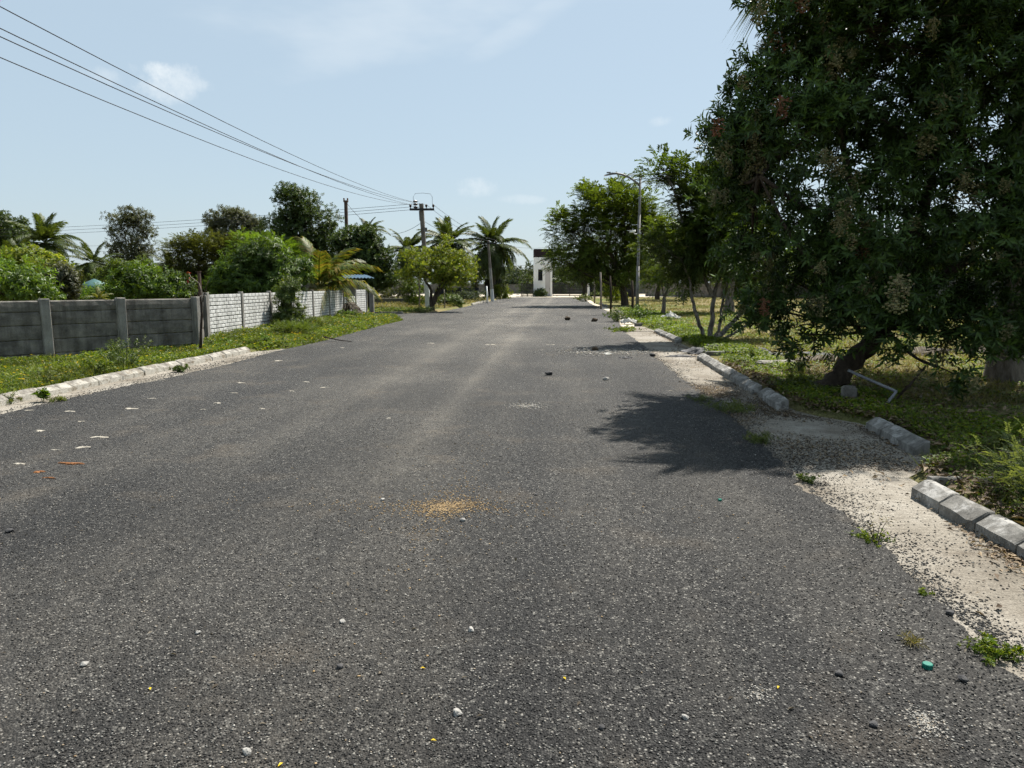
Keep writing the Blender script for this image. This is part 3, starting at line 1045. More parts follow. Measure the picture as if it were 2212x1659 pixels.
a_, b_ = V(1276, 620, 96), V(1372, 620, 92)
straight_wall('boundary_wall', 'dark wall right of the white gate pillar', a_, b_, 1.5, 0.2, BLACKWALL)
a_, b_ = V(951, 630, 72), V(1030, 630, 76)
straight_wall('boundary_wall', 'low black painted wall under the two coconut palms', a_, b_, 1.22, 0.2, BLACKWALL)
# black gate leaf near pole
a_, b_ = V(1047, 640, 84), V(1081, 640, 84)
t = thing('gate_leaf', 'tall black sheet gate leaf standing open beside the far pole', 'gate', (a_.x, a_.y, 0.0), math.atan2(b_.y - a_.y, b_.x - a_.x))
w_ = (b_ - a_).length
MB().box((w_ / 2, 0, 1.16), (w_ - 0.12, 0.03, 2.1)).build('sheet', BLACKWALL, t)
fr = MB()
for x in (0.03, w_ - 0.03):
    fr.box((x, 0, 1.13), (0.06, 0.06, 2.26))
for z in (0.1, 1.15, 2.2):
    fr.box((w_ / 2, -0.02, z), (w_ - 0.125, 0.05, 0.06))
fr.build('frame', BLACK, t)
a_, b_ = V(1398, 612, 98), V(1700, 612, 80)
straight_wall('boundary_wall', 'long grey wall at the back of the dry field', a_, b_, 1.75, 0.2, SHEDWALL)
a_, b_ = V(1700, 612, 80.2), V(2300, 612, 45)
straight_wall('boundary_wall', 'pale grey wall glimpsed through the branches of the big tree', a_, b_, 1.9, 0.2, WALL_B)
straight_wall('boundary_wall', 'distant grey wall across the main road beyond the gate', (-140, 131), (60, 131), 1.6, 0.2, SHEDWALL)


# ------------------------------------------------------------------ shed and sheds on the left
def shed():
    D = 38.6
    a, b = V(648, 640, D), V(783, 640, D + 1.0)
    d = b - a
    t = thing('shed', 'grey plank shed with blue corrugated roof behind the brick pattern wall', 'shed', (a.x, a.y, 0.05), math.atan2(d.y, d.x))
    w = d.length
    h = V(700, 604, D).z - 0.05
    for k in range(6):
        z0 = -0.1 + k * (h + 0.1) / 6
        MB().box((w / 2, 0, z0 + (h + 0.1) / 12), (w - 0.2, 0.06, (h + 0.1) / 6 - 0.015)).build('plank', SHEDWALL, t)
    for x in (0.06, w * 0.5, w - 0.06):
        MB().box((x, -0.015 if x == w * 0.5 else 0, h / 2), (0.14, 0.16, h + 0.2)).build('post', WALL_POST, t)
    MB().box((0.06, 1.6, h / 2), (0.05, 3.0, h)).build('side_wall', SHEDWALL, t)
    MB().box((w - 0.06, 1.6, h / 2), (0.05, 3.0, h)).build('side_wall', SHEDWALL, t)
    n = 96
    vs, fs = [], []
    for i in range(n + 1):
        x = -0.5 + (w + 1.1) * i / n
        z = 0.035 * math.sin(i * math.pi / 2)
        vs += [(x, -0.55, h + 0.09 + z), (x, 3.3, h + 0.30 + z), (x, -0.55, h + 0.10 + z), (x, 3.3, h + 0.31 + z)]
    for i in range(n):
        q = 4 * i
        fs += [(q, q + 1, q + 5, q + 4), (q + 2, q + 6, q + 7, q + 3), (q, q + 4, q + 6, q + 2), (q + 1, q + 3, q + 7, q + 5)]
    MB().add(vs, fs).build('roof', BLUEROOF, t)


shed()


def far_left_sheds():
    # long low roof, blue fascia
    D = 48.0
    a, b = V(120, 630, D), V(215, 630, D)
    d = b - a
    w = d.length
    t = thing('low_building', 'long low building with white roof edge and blue fascia over the left wall', 'building', (a.x, a.y, 0.0), math.atan2(d.y, d.x))
    z1, z2, z3 = V(150, 618.5, D).z, V(150, 621.5, D).z, V(150, 629, D).z
    MB().box((w / 2, 1.5, z3 / 2), (w, 3.0, z3)).build('wall', WALL_B, t)
    MB().box((w / 2, 1.5, (z3 + z2) / 2 + 0.002), (w + 0.1, 3.1, z2 - z3)).build('fascia', BLUE, t)
    MB().box((w / 2, 1.5, (z1 + z2) / 2 + 0.004), (w + 0.3, 3.4, z1 - z2)).build('roof', WHITE2, t)
    # teal tarpaulin heap
    D = 40.0
    c = V(206, 640, D)
    t = thing('tarpaulin_heap', 'upright heap under a teal tarpaulin above the left wall', 'tarpaulin', (c.x, c.y, 0.0))
    top = V(206, 602, D).z
    n, m = 14, 9
    vs, fs = [], []
    for j in range(m + 1):
        tt = j / m
        rr = (1.15 - 0.25 * tt) * math.sqrt(max(0.0, 1 - max(0, tt - 0.55) ** 2 / 0.2025)) * 0.85
        for i in range(n):
            an = 2 * math.pi * i / n
            k = 1 + 0.09 * math.sin(an * 4 + j) + 0.06 * math.sin(an * 7 + 2 * j)
            vs.append((rr * k * math.cos(an), rr * k * math.sin(an) * 0.8, top * tt))
    for j in range(m):
        for i in range(n):
            k = (i + 1) % n
            fs.append((j * n + i, j * n + k, (j + 1) * n + k, (j + 1) * n + i))
    fs.append(tuple(m * n + i for i in range(n)))
    MB().add(vs, fs).build('sheet', TEAL, t, smooth=True)
    rope = [(0.95 * math.cos(a) * 1.02, 0.78 * math.sin(a) * 1.02, top * 0.5) for a in np.linspace(0, 2 * math.pi, 15)]
    MB().tube(rope, 0.018, 5, False).build('rope', WOODL, t)
    # thatched lean-to
    D = 43.0
    a, b = V(240, 640, D), V(300, 640, D)
    d = b - a
    w = d.length
    t = thing('lean_to', 'dark thatched lean-to roof peeping over the red flowered shrub', 'shelter', (a.x, a.y, 0.0), math.atan2(d.y, d.x))
    h = V(260, 596, D).z
    for x in (0.1, w - 0.1):
        for y in (0.1, 1.9):
            MB().tube([(x, y, -0.1), (x, y, h - 0.25)], 0.05, 7).build('post', WOODD, t)
    MB().add([(-0.3, -0.3, h - 0.45), (w + 0.3, -0.3, h - 0.1), (w + 0.3, 2.4, h), (-0.3, 2.4, h - 0.1), (-0.3, -0.3, h - 0.3), (w + 0.3, -0.3, h + 0.05), (w + 0.3, 2.4, h + 0.15), (-0.3, 2.4, h + 0.05)],
             [(3, 2, 1, 0), (4, 5, 6, 7), (0, 1, 5, 4), (1, 2, 6, 5), (2, 3, 7, 6), (3, 0, 4, 7)]).build('roof', THATCH, t)
    MB().box((w / 2, 2.0, h * 0.4), (w, 0.06, h * 0.8)).build('back_wall', THATCH, t)


far_left_sheds()


# ------------------------------------------------------------------ poles, street lamp, wires
def insulator_mesh():
    return MB().tube([(0, 0, 0), (0, 0, 0.05), (0, 0, 0.06), (0, 0, 0.12), (0, 0, 0.13), (0, 0, 0.2)], [0.02, 0.02, 0.06, 0.05, 0.075, 0.03], 8).mesh('insulator', CERAMIC, True)


INS = insulator_mesh()


def utility_pole():
    D = 46.0
    b = V(925, 668, D)
    b.z = 0.0
    top = V(910, 440, D)
    t = thing('utility_pole', 'concrete power pole with black cross arm rising behind the yellow-green tree', 'utility pole', b)
    tp = top - b
    lean = Vector((tp.x, tp.y, 0))
    H = tp.z
    at = lambda z: lean * (z / H) + Vector((0, 0, z))
    MB().extrude([(-0.15, -0.12), (0.15, -0.12), (0.15, 0.12), (-0.15, 0.12)], at(-0.3), at(1.9), (0, 1, 0)).build('painted_foot', POLE_L, t)
    MB().extrude([(-0.125, -0.105), (0.125, -0.105), (0.125, 0.105), (-0.125, 0.105)], at(1.9), at(H), (0, 1, 0)).build('shaft', POLE, t)
    za = V(910, 453, D).z
    c = at(za)
    arm = MB().box((0, 0, 0), (2.7 * 0.52 * 1.1, 0.11, 0.13))
    ao = arm.build('cross_arm', BLACK, t, c + Vector((0.05, -0.17, 0)), YAW)
    tops = []
    for dx in (-0.72, 0.28, 0.72):
        put(INS, 'insulator', ao, (dx, 0, 0.065), (0, 0, 0), (1.2, 1.2, 1.3))
        tops.append(b + c + Vector((dx + 0.05, -0.17, 0.3)))
    ds = MB().tube([(0, 0, 0), (-0.3, -0.02, 0.0)], [0.05, 0.035], 6)
    for dz in (0.02, 0.2, 0.38):
        q = put(INS, 'strain_insulator', t, at(za + dz + 0.12) + Vector((-0.16, -0.12, 0)), (0, R(-90), 0), (1.2, 1.2, 1.6))
    MB().tube([at(za - 0.1) + Vector((-0.13, -0.19, 0)), at(za - 0.7) + Vector((-0.14, -0.15, 0))], 0.02, 5).build('brace', BLACK, t)
    # jumper loop over the top
    lp = [(-0.45, -0.17, 0.35), (-0.5, -0.17, 0.75), (-0.35, -0.17, 0.98), (0.1, -0.17, 1.0), (0.6, -0.17, 0.95), (0.72, -0.17, 0.75), (0.72, -0.17, 0.3)]
    MB().tube([c + Vector(p) for p in lp], 0.011, 5, False).build('jumper_wire', WIRE, t)
    MB().box((0, 0, 0), (0.2, 0.1, 0.26)).build('fuse_box', GALV, t, at(za - 1.25) + Vector((0.2, -0.16, 0)), 0.2)
    return tops, b + at(za + 0.42), b + at(H), b + at(za - 0.75)


tops, strain, ptop, plow = utility_pole()


def pole_short():
    b = G(1064, 651)
    D = b.dot(_h)
    top = V(1054.5, 519, D)
    t = thing('utility_pole', 'short leaning pole with white painted foot in front of the right coconut palm', 'utility pole', (b.x, b.y, 0))
    tp = top - b
    at = lambda k: Vector((tp.x * k, tp.y * k, tp.z * k))
    MB().tube([at(-0.04), at(0.2)], [0.17, 0.16], 10).build('painted_foot', POLE_L, t)
    MB().tube([at(0.2), at(0.55)], [0.155, 0.13], 10).build('lower_shaft', WALL_POST, t)
    MB().tube([at(0.55), at(1.0)], [0.125, 0.09], 10).build('shaft', POLE, t)
    ao = MB().box((0, -0.14, 0), (1.5, 0.08, 0.1)).build('cross_arm', BLACK, t, at(0.95), 0.1)
    for dx in (-0.65, 0, 0.65):
        put(INS, 'insulator', ao, (dx, -0.14, 0.05))
    q = V(1050, 650, D - 1)
    return b + at(0.97)


short_top = pole_short()


def pole_iron():
    D = 52.0
    b = V(752, 640, D)
    top = V(747, 433, D)
    b.z = 0.0
    t = thing('utility_pole', 'plain rust brown iron pole rising above the dark tree left of the power pole', 'utility pole', b)
    tp = top - b
    MB().extrude([(-0.1, -0.1), (0.1, -0.1), (0.1, 0.1), (-0.1, 0.1)], tp * -0.04, tp, (0, 1, 0)).build('shaft', IRON, t)
    for s in (-1, 1):
        MB().box((0, 0, 0), (0.05, 0.2, 0.28)).build('fork', IRON, t, tp + Vector((s * 0.13, 0, 0.02)))
    return top


iron_top = pole_iron()


def street_lamp():
    b = G(1376, 676)
    D = b.dot(_h)
    top = V(1373, 374, D)
    t = thing('street_lamp', 'grey steel street lamp with curved arm reaching left over the road', 'street lamp', (b.x, b.y, 0.0))
    H = top.z
    s = H / 8.0
    m = MB()
    m.tube([(0, 0, -0.2), (0, 0, 2.6)], [0.095, 0.09], 12)
    m.build('lower_pole', GALV, t, smooth=True)
    MB().tube([(0, 0, 2.6), (0, 0, 2.66), (0, 0, 5.4)], [0.09, 0.078, 0.075], 12).build('middle_pole', GALV, t, smooth=True)
    MB().tube([(0, 0, 5.4), (0, 0, 5.46), (0, 0, H)], [0.075, 0.066, 0.06], 12).build('upper_pole', GALV, t, smooth=True)
    MB().box((0, 0, 0.02), (0.34, 0.34, 0.04)).build('base_plate', GALV, t)
    MB().box((0, -0.1, 1.1), (0.12, 0.03, 0.35)).build('access_cover', GALV, t)
    k = D / FPX
    arm = [(-0.02, 0, H - 26 * k), (-10 * k, 0, H - 17 * k), (-22 * k, 0, H - 9 * k), (-36 * k, 0, H - 3 * k), (-50 * k, 0, H), (-64 * k, 0, H - 0.02)]
    MB().tube(arm, [0.06] * 6, 8).build('arm', GALV, t, smooth=True)
    MB().tube([(0, 0, H - 3 * k), (-36 * k, 0, H - 4 * k)], 0.025, 6).build('arm_brace', GALV, t)
    MB().tube([(0, 0, H - 12 * k), (-16 * k, 0, H - 13 * k)], 0.022, 6).build('arm_brace', GALV, t)
    hd = MB()
    hd.add([(-58 * k, -0.1, H - 0.06), (-58 * k, 0.1, H - 0.06), (-76 * k, 0.12, H - 0.13), (-76 * k, -0.12, H - 0.13), (-58 * k, -0.07, H + 0.05), (-58 * k, 0.07, H + 0.05), (-75 * k, 0.06, H - 0.08), (-75 * k, -0.06, H - 0.08)],
           [(0, 1, 2, 3), (7, 6, 5, 4), (4, 5, 1, 0), (5, 6, 2, 1), (6, 7, 3, 2), (7, 4, 0, 3)])
    ho = hd.build('lamp_head', GALV, t)
    MB().box((-66 * k, 0, H + 0.05), (0.22, 0.09, 0.06)).build('driver_box', GALV, ho)
    # surveillance camera on the pole
    zc = V(1372, 505, D).z
    t2 = thing('security_camera', 'white bullet security camera bracketed on the street lamp pole', 'camera', (b.x, b.y, zc))
    MB().box((0, 0, 0), (0.2, 0.2, 0.07)).build('clamp', GALV, t2)
    MB().tube([(-0.08, -0.02, 0), (-0.22, -0.05, -0.02), (-0.3, -0.08, 0.06)], 0.025, 7).build('bracket', WHITE2, t2)
    cd = Vector((-0.85, -0.45, -0.12)).normalized()
    c0 = Vector((-0.22, -0.04, 0.14))
    MB().tube([c0, c0 + cd * 0.4], [0.07, 0.07], 10).build('housing', WHITE2, t2, smooth=True)
    MB().extrude([(-0.08, 0.07), (0.08, 0.07), (0.08, 0.09), (-0.08, 0.09)], c0 + cd * 0.02, c0 + cd * 0.47).build('sun_hood', WHITE2, t2)
    MB().tube([c0 + cd * 0.4, c0 + cd * 0.412], [0.055, 0.055], 10).build('lens', GLASS, t2)


street_lamp()


def wire(label, p0, p1, sag, r=0.011, n=22, group=None):
    p0, p1 = Vector(p0), Vector(p1)
    pts = []
    for i in range(n + 1):
        k = i / n
        p = p0.lerp(p1, k)
        p.z -= 4 * sag * k * (1 - k)
        pts.append(p - p0)
    o = MB().tube(pts, r, 5, False).build('power_line', WIRE, None, p0)
    return tag(o, label, 'wire', group)


# the four wires that run on over the camera's left to the next pole
def wire_to_frame(label, p0, yleft, d, sag=0.55, r=0.0085):
    q = V(0, yleft, d)
    k = (q - p0)
    end = p0 + k * 1.45
    kk = 1 / 1.45
    end.z += 4 * sag * kk * (1 - kk) * 1.45
    return wire(label, p0, end, sag, r)


wire_to_frame('uppermost of the four power lines running to the upper left corner', strain + Vector((-0.3, -0.1, 0.0)), 14, 10.8, 0.75)
wire_to_frame('second power line from the top, close above the third', strain + Vector((-0.3, -0.1, -0.18)), 61, 11.0, 0.75)
wire_to_frame('third power line from the top, close below the second', tops[1], 79, 11.0, 0.85)
wire_to_frame('lowest of the four power lines running to the upper left', tops[0], 124, 11.6, 0.85)
Lp = V(-330, 500, 75)
for i, (dz, lab) in enumerate(((0, 'upper of three level power lines crossing behind the left trees'), (-0.35, 'middle of three level power lines crossing behind the left trees'), (-0.7, 'lower of three level power lines crossing behind the left trees'))):
    wire(lab, strain + Vector((-0.3, -0.08, -0.05 + dz * 0.5)), Lp + Vector((0, 0, dz)), 0.5, 0.012)
for i, (y, lab) in enumerate(((529, 'faint higher power line far behind the left palms'), (541, 'faint lower power line far behind the left palms'))):
    wire(lab, V(-200, y, 130), V(700, y - 6, 130), 0.4, 0.02)
wire('slanting service wire from the iron pole down to the garden palms', iron_top + Vector((0, 0, -0.1)), V(836, 505, 50), 0.4, 0.013)
wire('service wire from the power pole down towards the dark tree', plow, V(836, 505, 50), 0.25, 0.013)
for i, (q, lab) in enumerate(((tops[2], 'right power line going on to the short pole'), (tops[1] + Vector((0, 0.2, 0)), 'middle power line going on to the short pole'), (plow + Vector((0.15, 0, 0)), 'lowest power line going on to the short pole'))):
    wire(lab, q, short_top + Vector((0.65 - i * 0.6, 0, 0.2 - 0.1 * i)), 0.35, 0.012)
for i, y in enumerate((571, 576, 580)):
    wire(('top', 'middle', 'bottom')[i] + ' of three far power lines left of the gatehouse roof', V(1060, y, 128), V(1500, y + 4, 128), 0.3, 0.022)
wire('pale wire from the short pole to the trees behind the gatehouse', short_top, V(1215, 528, 90), 0.5, 0.012)


# ------------------------------------------------------------------ trees
def bez(p0, p1, p2, n=6):
    t = np.linspace(0, 1, n + 1)[:, None]
    p0, p1, p2 = (np.array(tuple(p), float) for p in (p0, p1, p2))
    return (1 - t) ** 2 * p0 + 2 * t * (1 - t) * p1 + t ** 2 * p2


def tree(name, label, base, d, blobs, nclump, ntwig, nleaf, L, W, tl, leafm, barkm, r0, style='whorl', seed=1, clump_r=0.5, up=0.3, droop=0.0, cat='tree', group=None, fork=0.35, stems=None, depthk=1.0, limb_n=7, extra=None, spread=1.0, shell=0.4):
    """blobs: (x, y, rx, ry[, dd]) picture ellipses standing at ground distance d (+dd)"""
    r = np.random.default_rng(seed)
    base = Vector(base)
    B = []
    for q in blobs:
        dd = d + (q[4] if len(q) > 4 else 0)
        c = np.array(V(q[0], q[1], dd)) - np.array(base)
        k = dd / FPX
        B.append((c, np.array((q[2] * k, max(q[2], q[3]) * k * 0.85 * depthk, q[3] * k))))
    t = thing(name, label, cat, base, 0, group)
    vol = np.array([(b[1].prod()) ** 0.72 for b in B])
    cnt = np.maximum(1, np.round(nclump * vol / vol.sum()).astype(int))
    acc = Acc()
    centre = sum(b[0] * v for b, v in zip(B, vol)) / vol.sum()
    C, Bi = [], []
    for i, (c, rad) in enumerate(B):
        q = rdir(r, cnt[i]) * (r.uniform(0, 1, (cnt[i], 1)) ** shell)
        C.append(c + q * rad)
        Bi += [i] * cnt[i]
    C = np.concatenate(C)
    C[:, 2] = np.maximum(C[:, 2], 0.25 if d < 9 or d > 12 else 0.45)
    # wood
    wood = Acc()
    h_f = max(0.4, min(b[0][2] - b[1][2] for b in B) * fork + 0.15 * centre[2])
    if stems is None:
        lean = np.array((centre[0], centre[1], 0)) * 0.35
        top = np.array((0, 0, h_f)) + lean * 0.5
        tr = bez((0, 0, -0.25), (r.normal(0, 0.06), r.normal(0, 0.06), h_f * 0.5), top, 6)
        wood.add(*tube_np(tr, np.linspace(r0 * 1.25, r0 * 0.85, 7), 9))
        nodes = [top]
    else:
        nodes = []
        for pts, ra, rb in stems:
            P = np.array([tuple(p) for p in pts], float)
            tt = np.linspace(0, 1, len(P))
            t2 = np.linspace(0, 1, 4 * len(P))
            P2 = np.stack([np.interp(t2, tt, P[:, i]) for i in range(3)], 1)
            ker = np.array([0.25, 0.5, 0.25])
            for _ in range(2):
                P2[1:-1] = 0.25 * P2[:-2] + 0.5 * P2[1:-1] + 0.25 * P2[2:]
            P2[2:-1] += r.normal(0, ra * 0.12, P2[2:-1].shape)
            wood.add(*tube_np(P2, np.linspace(ra, rb, len(P2)), 8))
            nodes.append(P2[-1])
    nodes_a = np.array(nodes)
    sub = {}
    for i, (c, rad) in enumerate(B):
        st = nodes_a[np.argmin(((nodes_a - c) ** 2).sum(1))]
        e = c * 0.92 + st * 0.08
        mid = st * 0.45 + e * 0.55 + np.array((0, 0, -0.12 * np.linalg.norm(e - st))) + r.normal(0, 0.1, 3)
        P = bez(st, mid, e, limb_n)
        ra = r0 * (0.4 if stems is None else 0.2)
        wood.add(*tube_np(P, np.linspace(ra, ra * 0.35, len(P)), 6))
        sub[i] = (P, ra * 0.4)
    for j in range(len(C)):
        P, ra = sub[Bi[j]]
        k = r.integers(len(P) // 3, len(P))
        s = P[k]
        mid = (s + C[j]) / 2 + r.normal(0, 0.12, 3) * np.linalg.norm(C[j] - s)
        wood.add(*tube_np(bez(s, mid, C[j], 4), np.linspace(ra * 0.8, max(0.006, ra * 0.18), 5), 4))
    v, f = wood.get()
    np_obj('trunk', v, f, barkm, t, smooth=True)
    # leaves
    ci = r.integers(0, len(C), ntwig)
    crs = clump_r * r.uniform(0.6, 1.3, len(C))
    q = rdir(r, ntwig) * (r.uniform(0, 1, (ntwig, 1)) ** 0.45)
    q[:, 2] *= 0.75
    P = C[ci] + q * crs[ci][:, None]
    P[:, 2] = np.maximum(P[:, 2], 0.12)
    D = unit(q * 0.8 + unit(P - centre) * 0.5 + r.normal(0, 0.35, (ntwig, 3)) + np.array((0, 0, up)))
    v, f = twigs(r, P, D, nleaf, L, W, tl, style, droop=droop, spread=spread)
    np_obj('crown', v, f, leafm, t)
    if extra:
        for (en, em, frac, eL, eW, enl) in extra:
            idx = r.choice(ntwig, int(ntwig * frac), replace=False)
            v, f = twigs(r, P[idx] + D[idx] * tl * 0.4, D[idx], enl, eL, eW, tl * 0.7, 'whorl', droop=droop)
            np_obj(en, v, f, em, t)['kind'] = 'stuff'
    return t, C, P, D


# the big tree on the right: leaning trunk, lance leaves, hanging berry clusters
def big_tree():
    b = G(1772, 852)
    b.z = 0.03
    d = b.dot(_h)
    Q = lambda x, y, dd=0.0: V(x, y, d + dd) - b
    st = [([(-0.2, 0, -0.28), (0, 0, 0.0), Q(1818, 806, 0.0), Q(1864, 758, 0.0), Q(1910, 705, 0.1)], 0.165, 0.13),
          ([Q(1900, 712, 0.1), Q(1960, 560, 0.1), Q(2010, 400, 0.2), Q(2040, 200, 0.4), Q(2040, 20, 0.5)], 0.11, 0.03),
          ([Q(1890, 725, 0.1), Q(1890, 560, 0.3), Q(1840, 400, 0.4), Q(1800, 220, 0.3), Q(1790, 60, 0.3)], 0.08, 0.02),
          ([Q(1900, 660, 0.1), Q(2040, 600, -0.4), Q(2150, 520, -0.6), Q(2230, 380, -0.5)], 0.09, 0.03),
          ([Q(1860, 720, 0.1), Q(1790, 620, -0.5), Q(1700, 500, -0.7), Q(1640, 380, -0.6)], 0.04, 0.015),
          ([Q(1885, 680, 0.1), Q(1990, 690, 0.9), Q(2080, 640, 1.4)], 0.09, 0.03)]
    bl = [(1900, 60, 210, 160, 0.3), (1760, 120, 110, 130, 0.2), (1690, 300, 150, 140, -0.2), (1620, 280, 90, 90, 0.0), (1850, 300, 170, 160, 0.9), (2010, 330, 170, 170, -0.2), (2140, 180, 150, 180, 0.2),
          (1640, 450, 100, 110, 0.2), (1790, 500, 150, 130, -0.6), (1960, 540, 160, 130, 0.7), (2120, 480, 140, 150, -0.6), (1700, 600, 80, 80, 0.4), (1840, 640, 120, 90, -0.7), (2010, 680, 110, 70, -0.9),
          (2150, 660, 110, 90, -0.3), (1750, 690, 50, 45, -0.2), (1930, 735, 60, 34, -1.1), (2050, 805, 66, 28, -1.3), (2230, 560, 110, 150, -0.8), (2280, 300, 120, 220, 0.0), (2250, 720, 80, 60, -0.3),
          (1950, -160, 260, 120, 0.4), (2200, -80, 150, 160, 0.2), (1590, 370, 55, 60, 0.3), (1600, 440, 50, 50, 0.6), (1625, 540, 55, 60, 0.5), (1715, 10, 80, 90, 0.2), (1690, 80, 45, 60, 0.1), (1640, 660, 60, 50, 0.2), (1700, 720, 34, 30, -0.1), (2110, 720, 80, 40, -1.0), (1690, 130, 60, 80, 0.2)]
    t, C, P, D = tree('leaning_tree', 'large dark tree with leaning trunk and berry clusters on the right verge', b, d, bl, 420, 12000, 9, 0.13, 0.034, 0.16, LF_BIG, BARK_D, 0.16, 'whorl', 11, 0.36, 0.25, 0.05, stems=st, shell=0.5, spread=1.0)
    r = np.random.default_rng(5)
    # berry clusters: a drooping panicle of small round fruit
    ms = []
    for k in range(4):
        acc = Acc()
        n = 64
        z = r.uniform(0, 1, n)
        rad = 0.105 * np.sqrt(z) * (1.15 - z) * 1.7
        an = r.uniform(0, 6.28, n)
        c = np.stack([rad * np.cos(an) * r.uniform(0.3, 1, n), rad * np.sin(an) * r.uniform(0.3, 1, n), -z * 0.26 - 0.02], 1)
        for q in c:
            s = r.uniform(0.008, 0.0125)
            o = np.array([(1, 0, 0), (0, 1, 0), (-1, 0, 0), (0, -1, 0), (0, 0, 1), (0, 0, -1)]) * s
            acc.add(o + q, [(0, 1, 4), (1, 2, 4), (2, 3, 4), (3, 0, 4), (1, 0, 5), (2, 1, 5), (3, 2, 5), (0, 3, 5)])
            acc.add(np.array([(0, 0, q[2] * 0.55 + 0.02), (0.003, 0, q[2] * 0.55 + 0.02), q]), [(0, 1, 2)])
        v, f = acc.get()
        ms.append(np_mesh('berry_cluster', v, f, BERRY if k < 3 else BERRY_R, smooth=True))
    # only towards the outer, road-facing side of the crown
    out = unit(P - P.mean(0))
    camd = np.array(unit(np.array([[-b.x, -b.y, 0.3]])))[0]
    score = out @ camd + r.normal(0, 0.25, len(P))
    idx = np.argsort(-score)[:2600]
    idx = r.choice(idx, 95, replace=False)
    for i, k in enumerate(idx):
        q = P[k] + D[k] * 0.2 + camd * 0.18
        m = ms[3] if i % 17 == 0 else ms[i % 3]
        s = r.uniform(0.9, 1.7)
        put(m, 'berry_cluster', t, tuple(q), (r.normal(0, 0.3), r.normal(0, 0.3), r.uniform(0, 6.28)), (s * 1.25, s * 1.25, s * r.uniform(0.6, 0.95)))


big_tree()


def multi_stem():
    b = G(1530, 738)
    b.z = 0.05
    d = b.dot(_h)
    Q = lambda x, y, dd=0.0: V(x, y, d + dd) - b
    z = (0, 0, -0.2)
    st = [([z, Q(1512, 706, -0.1), Q(1495, 650, -0.3), Q(1490, 600, -0.3), Q(1470, 560, -0.4)], 0.065, 0.022),
          ([z, Q(1538, 700), Q(1540, 640), Q(1558, 590), Q(1580, 530)], 0.085, 0.03),
          ([z, Q(1580, 700, 0.1), Q(1610, 665, 0.2), Q(1650, 630, 0.3), Q(1690, 590, 0.4)], 0.08, 0.025),
          ([z, Q(1556, 710, 0.4), Q(1560, 650, 0.6), Q(1576, 600, 0.8), Q(1610, 540, 0.9)], 0.06, 0.02),
          ([z, Q(1600, 712, -0.3), Q(1640, 680, -0.5), Q(1690, 640, -0.6)], 0.045, 0.015),
          ([Q(1538, 640), Q(1510, 570), Q(1480, 500), Q(1460, 420), Q(1440, 380)], 0.06, 0.02)]
    bl = [(1440, 365, 42, 28), (1470, 410, 34, 30), (1420, 520, 36, 32, -0.3), (1480, 540, 60, 40), (1550, 470, 80, 70), (1600, 400, 70, 70, 0.5), (1560, 560, 60, 40, -0.3), (1640, 520, 70, 60, 0.3), (1470, 590, 50, 24, 0.3), (1620, 600, 60, 24, 0.2), (1400, 365, 18, 16), (1500, 455, 40, 30, -0.2), (1540, 400, 50, 45, 0.2), (1580, 330, 40, 50, 0.5), (1520, 520, 55, 40, 0.2), (1590, 500, 60, 60, -0.4), (1500, 415, 42, 46, 0.1), (1535, 465, 46, 46, -0.3), (1500, 520, 46, 36, -0.2), (1560, 540, 50, 40, 0.6)]
    tree('multi_stemmed_tree', 'pale barked tree of several spreading stems in the verge beside the dry field', b, d, bl, 190, 5200, 14, 0.095, 0.04, 0.30, LF_STEM, BARK_W, 0.08, 'pinnate', 21, 0.42, 0.2, stems=st)


multi_stem()


def tree_at(name, label, x, ybase_or_d, blobs, *a, **k):
    if isinstance(ybase_or_d, tuple):
        d = ybase_or_d[0]
        b = V(x, 640, d)
    else:
        b = G(x, ybase_or_d)
        d = b.dot(_h)
    b.z = gz(b.x, b.y) - 0.01
    return tree(name, label, b, d, blobs, *a, **k)


# right hand side, towards the gate
tree_at('roadside_tree', 'spreading feathery tree behind the street lamp shading the road', 1350, 661,
        [(1300, 430, 70, 40), (1350, 450, 70, 50), (1240, 490, 60, 40), (1310, 510, 80, 60), (1380, 520, 50, 60), (1215, 472, 26, 16), (1260, 560, 70, 40), (1208, 556, 20, 16, -1.5), (1340, 580, 70, 35), (1400, 470, 36, 46)],
        260, 4600, 14, 0.19, 0.075, 0.6, LF_FEATHER, BARK_D, 0.25, 'pinnate', 31, 0.62, 0.25)
tree_at('dense_tree', 'dense dark tree above the far end of the long gate', 1262, (88,), [(1235, 560, 40, 30), (1275, 575, 45, 32), (1300, 550, 40, 35), (1250, 595, 45, 18)],
        60, 1500, 10, 0.26, 0.11, 0.5, LF_DARK, BARK_D, 0.25, 'whorl', 32, 0.8)
tree_at('feathery_tree', 'bright feathery tree behind the street lamp pole to its right', 1432, (36,), [(1420, 520, 45, 40), (1460, 560, 50, 35), (1440, 600, 45, 22), (1500, 590, 30, 25)],
        50, 1100, 14, 0.12, 0.05, 0.4, LF_FEATHER, BARK_G, 0.1, 'pinnate', 33, 0.55)
tree_at('field_tree', 'dark tree at the far side of the field right of the roadside tree', 1420, (72,), [(1400, 560, 45, 40), (1440, 520, 50, 50), (1480, 570, 45, 35)],
        60, 1400, 10, 0.24, 0.1, 0.5, LF_DARK, BARK_D, 0.22, 'whorl', 34, 0.8)
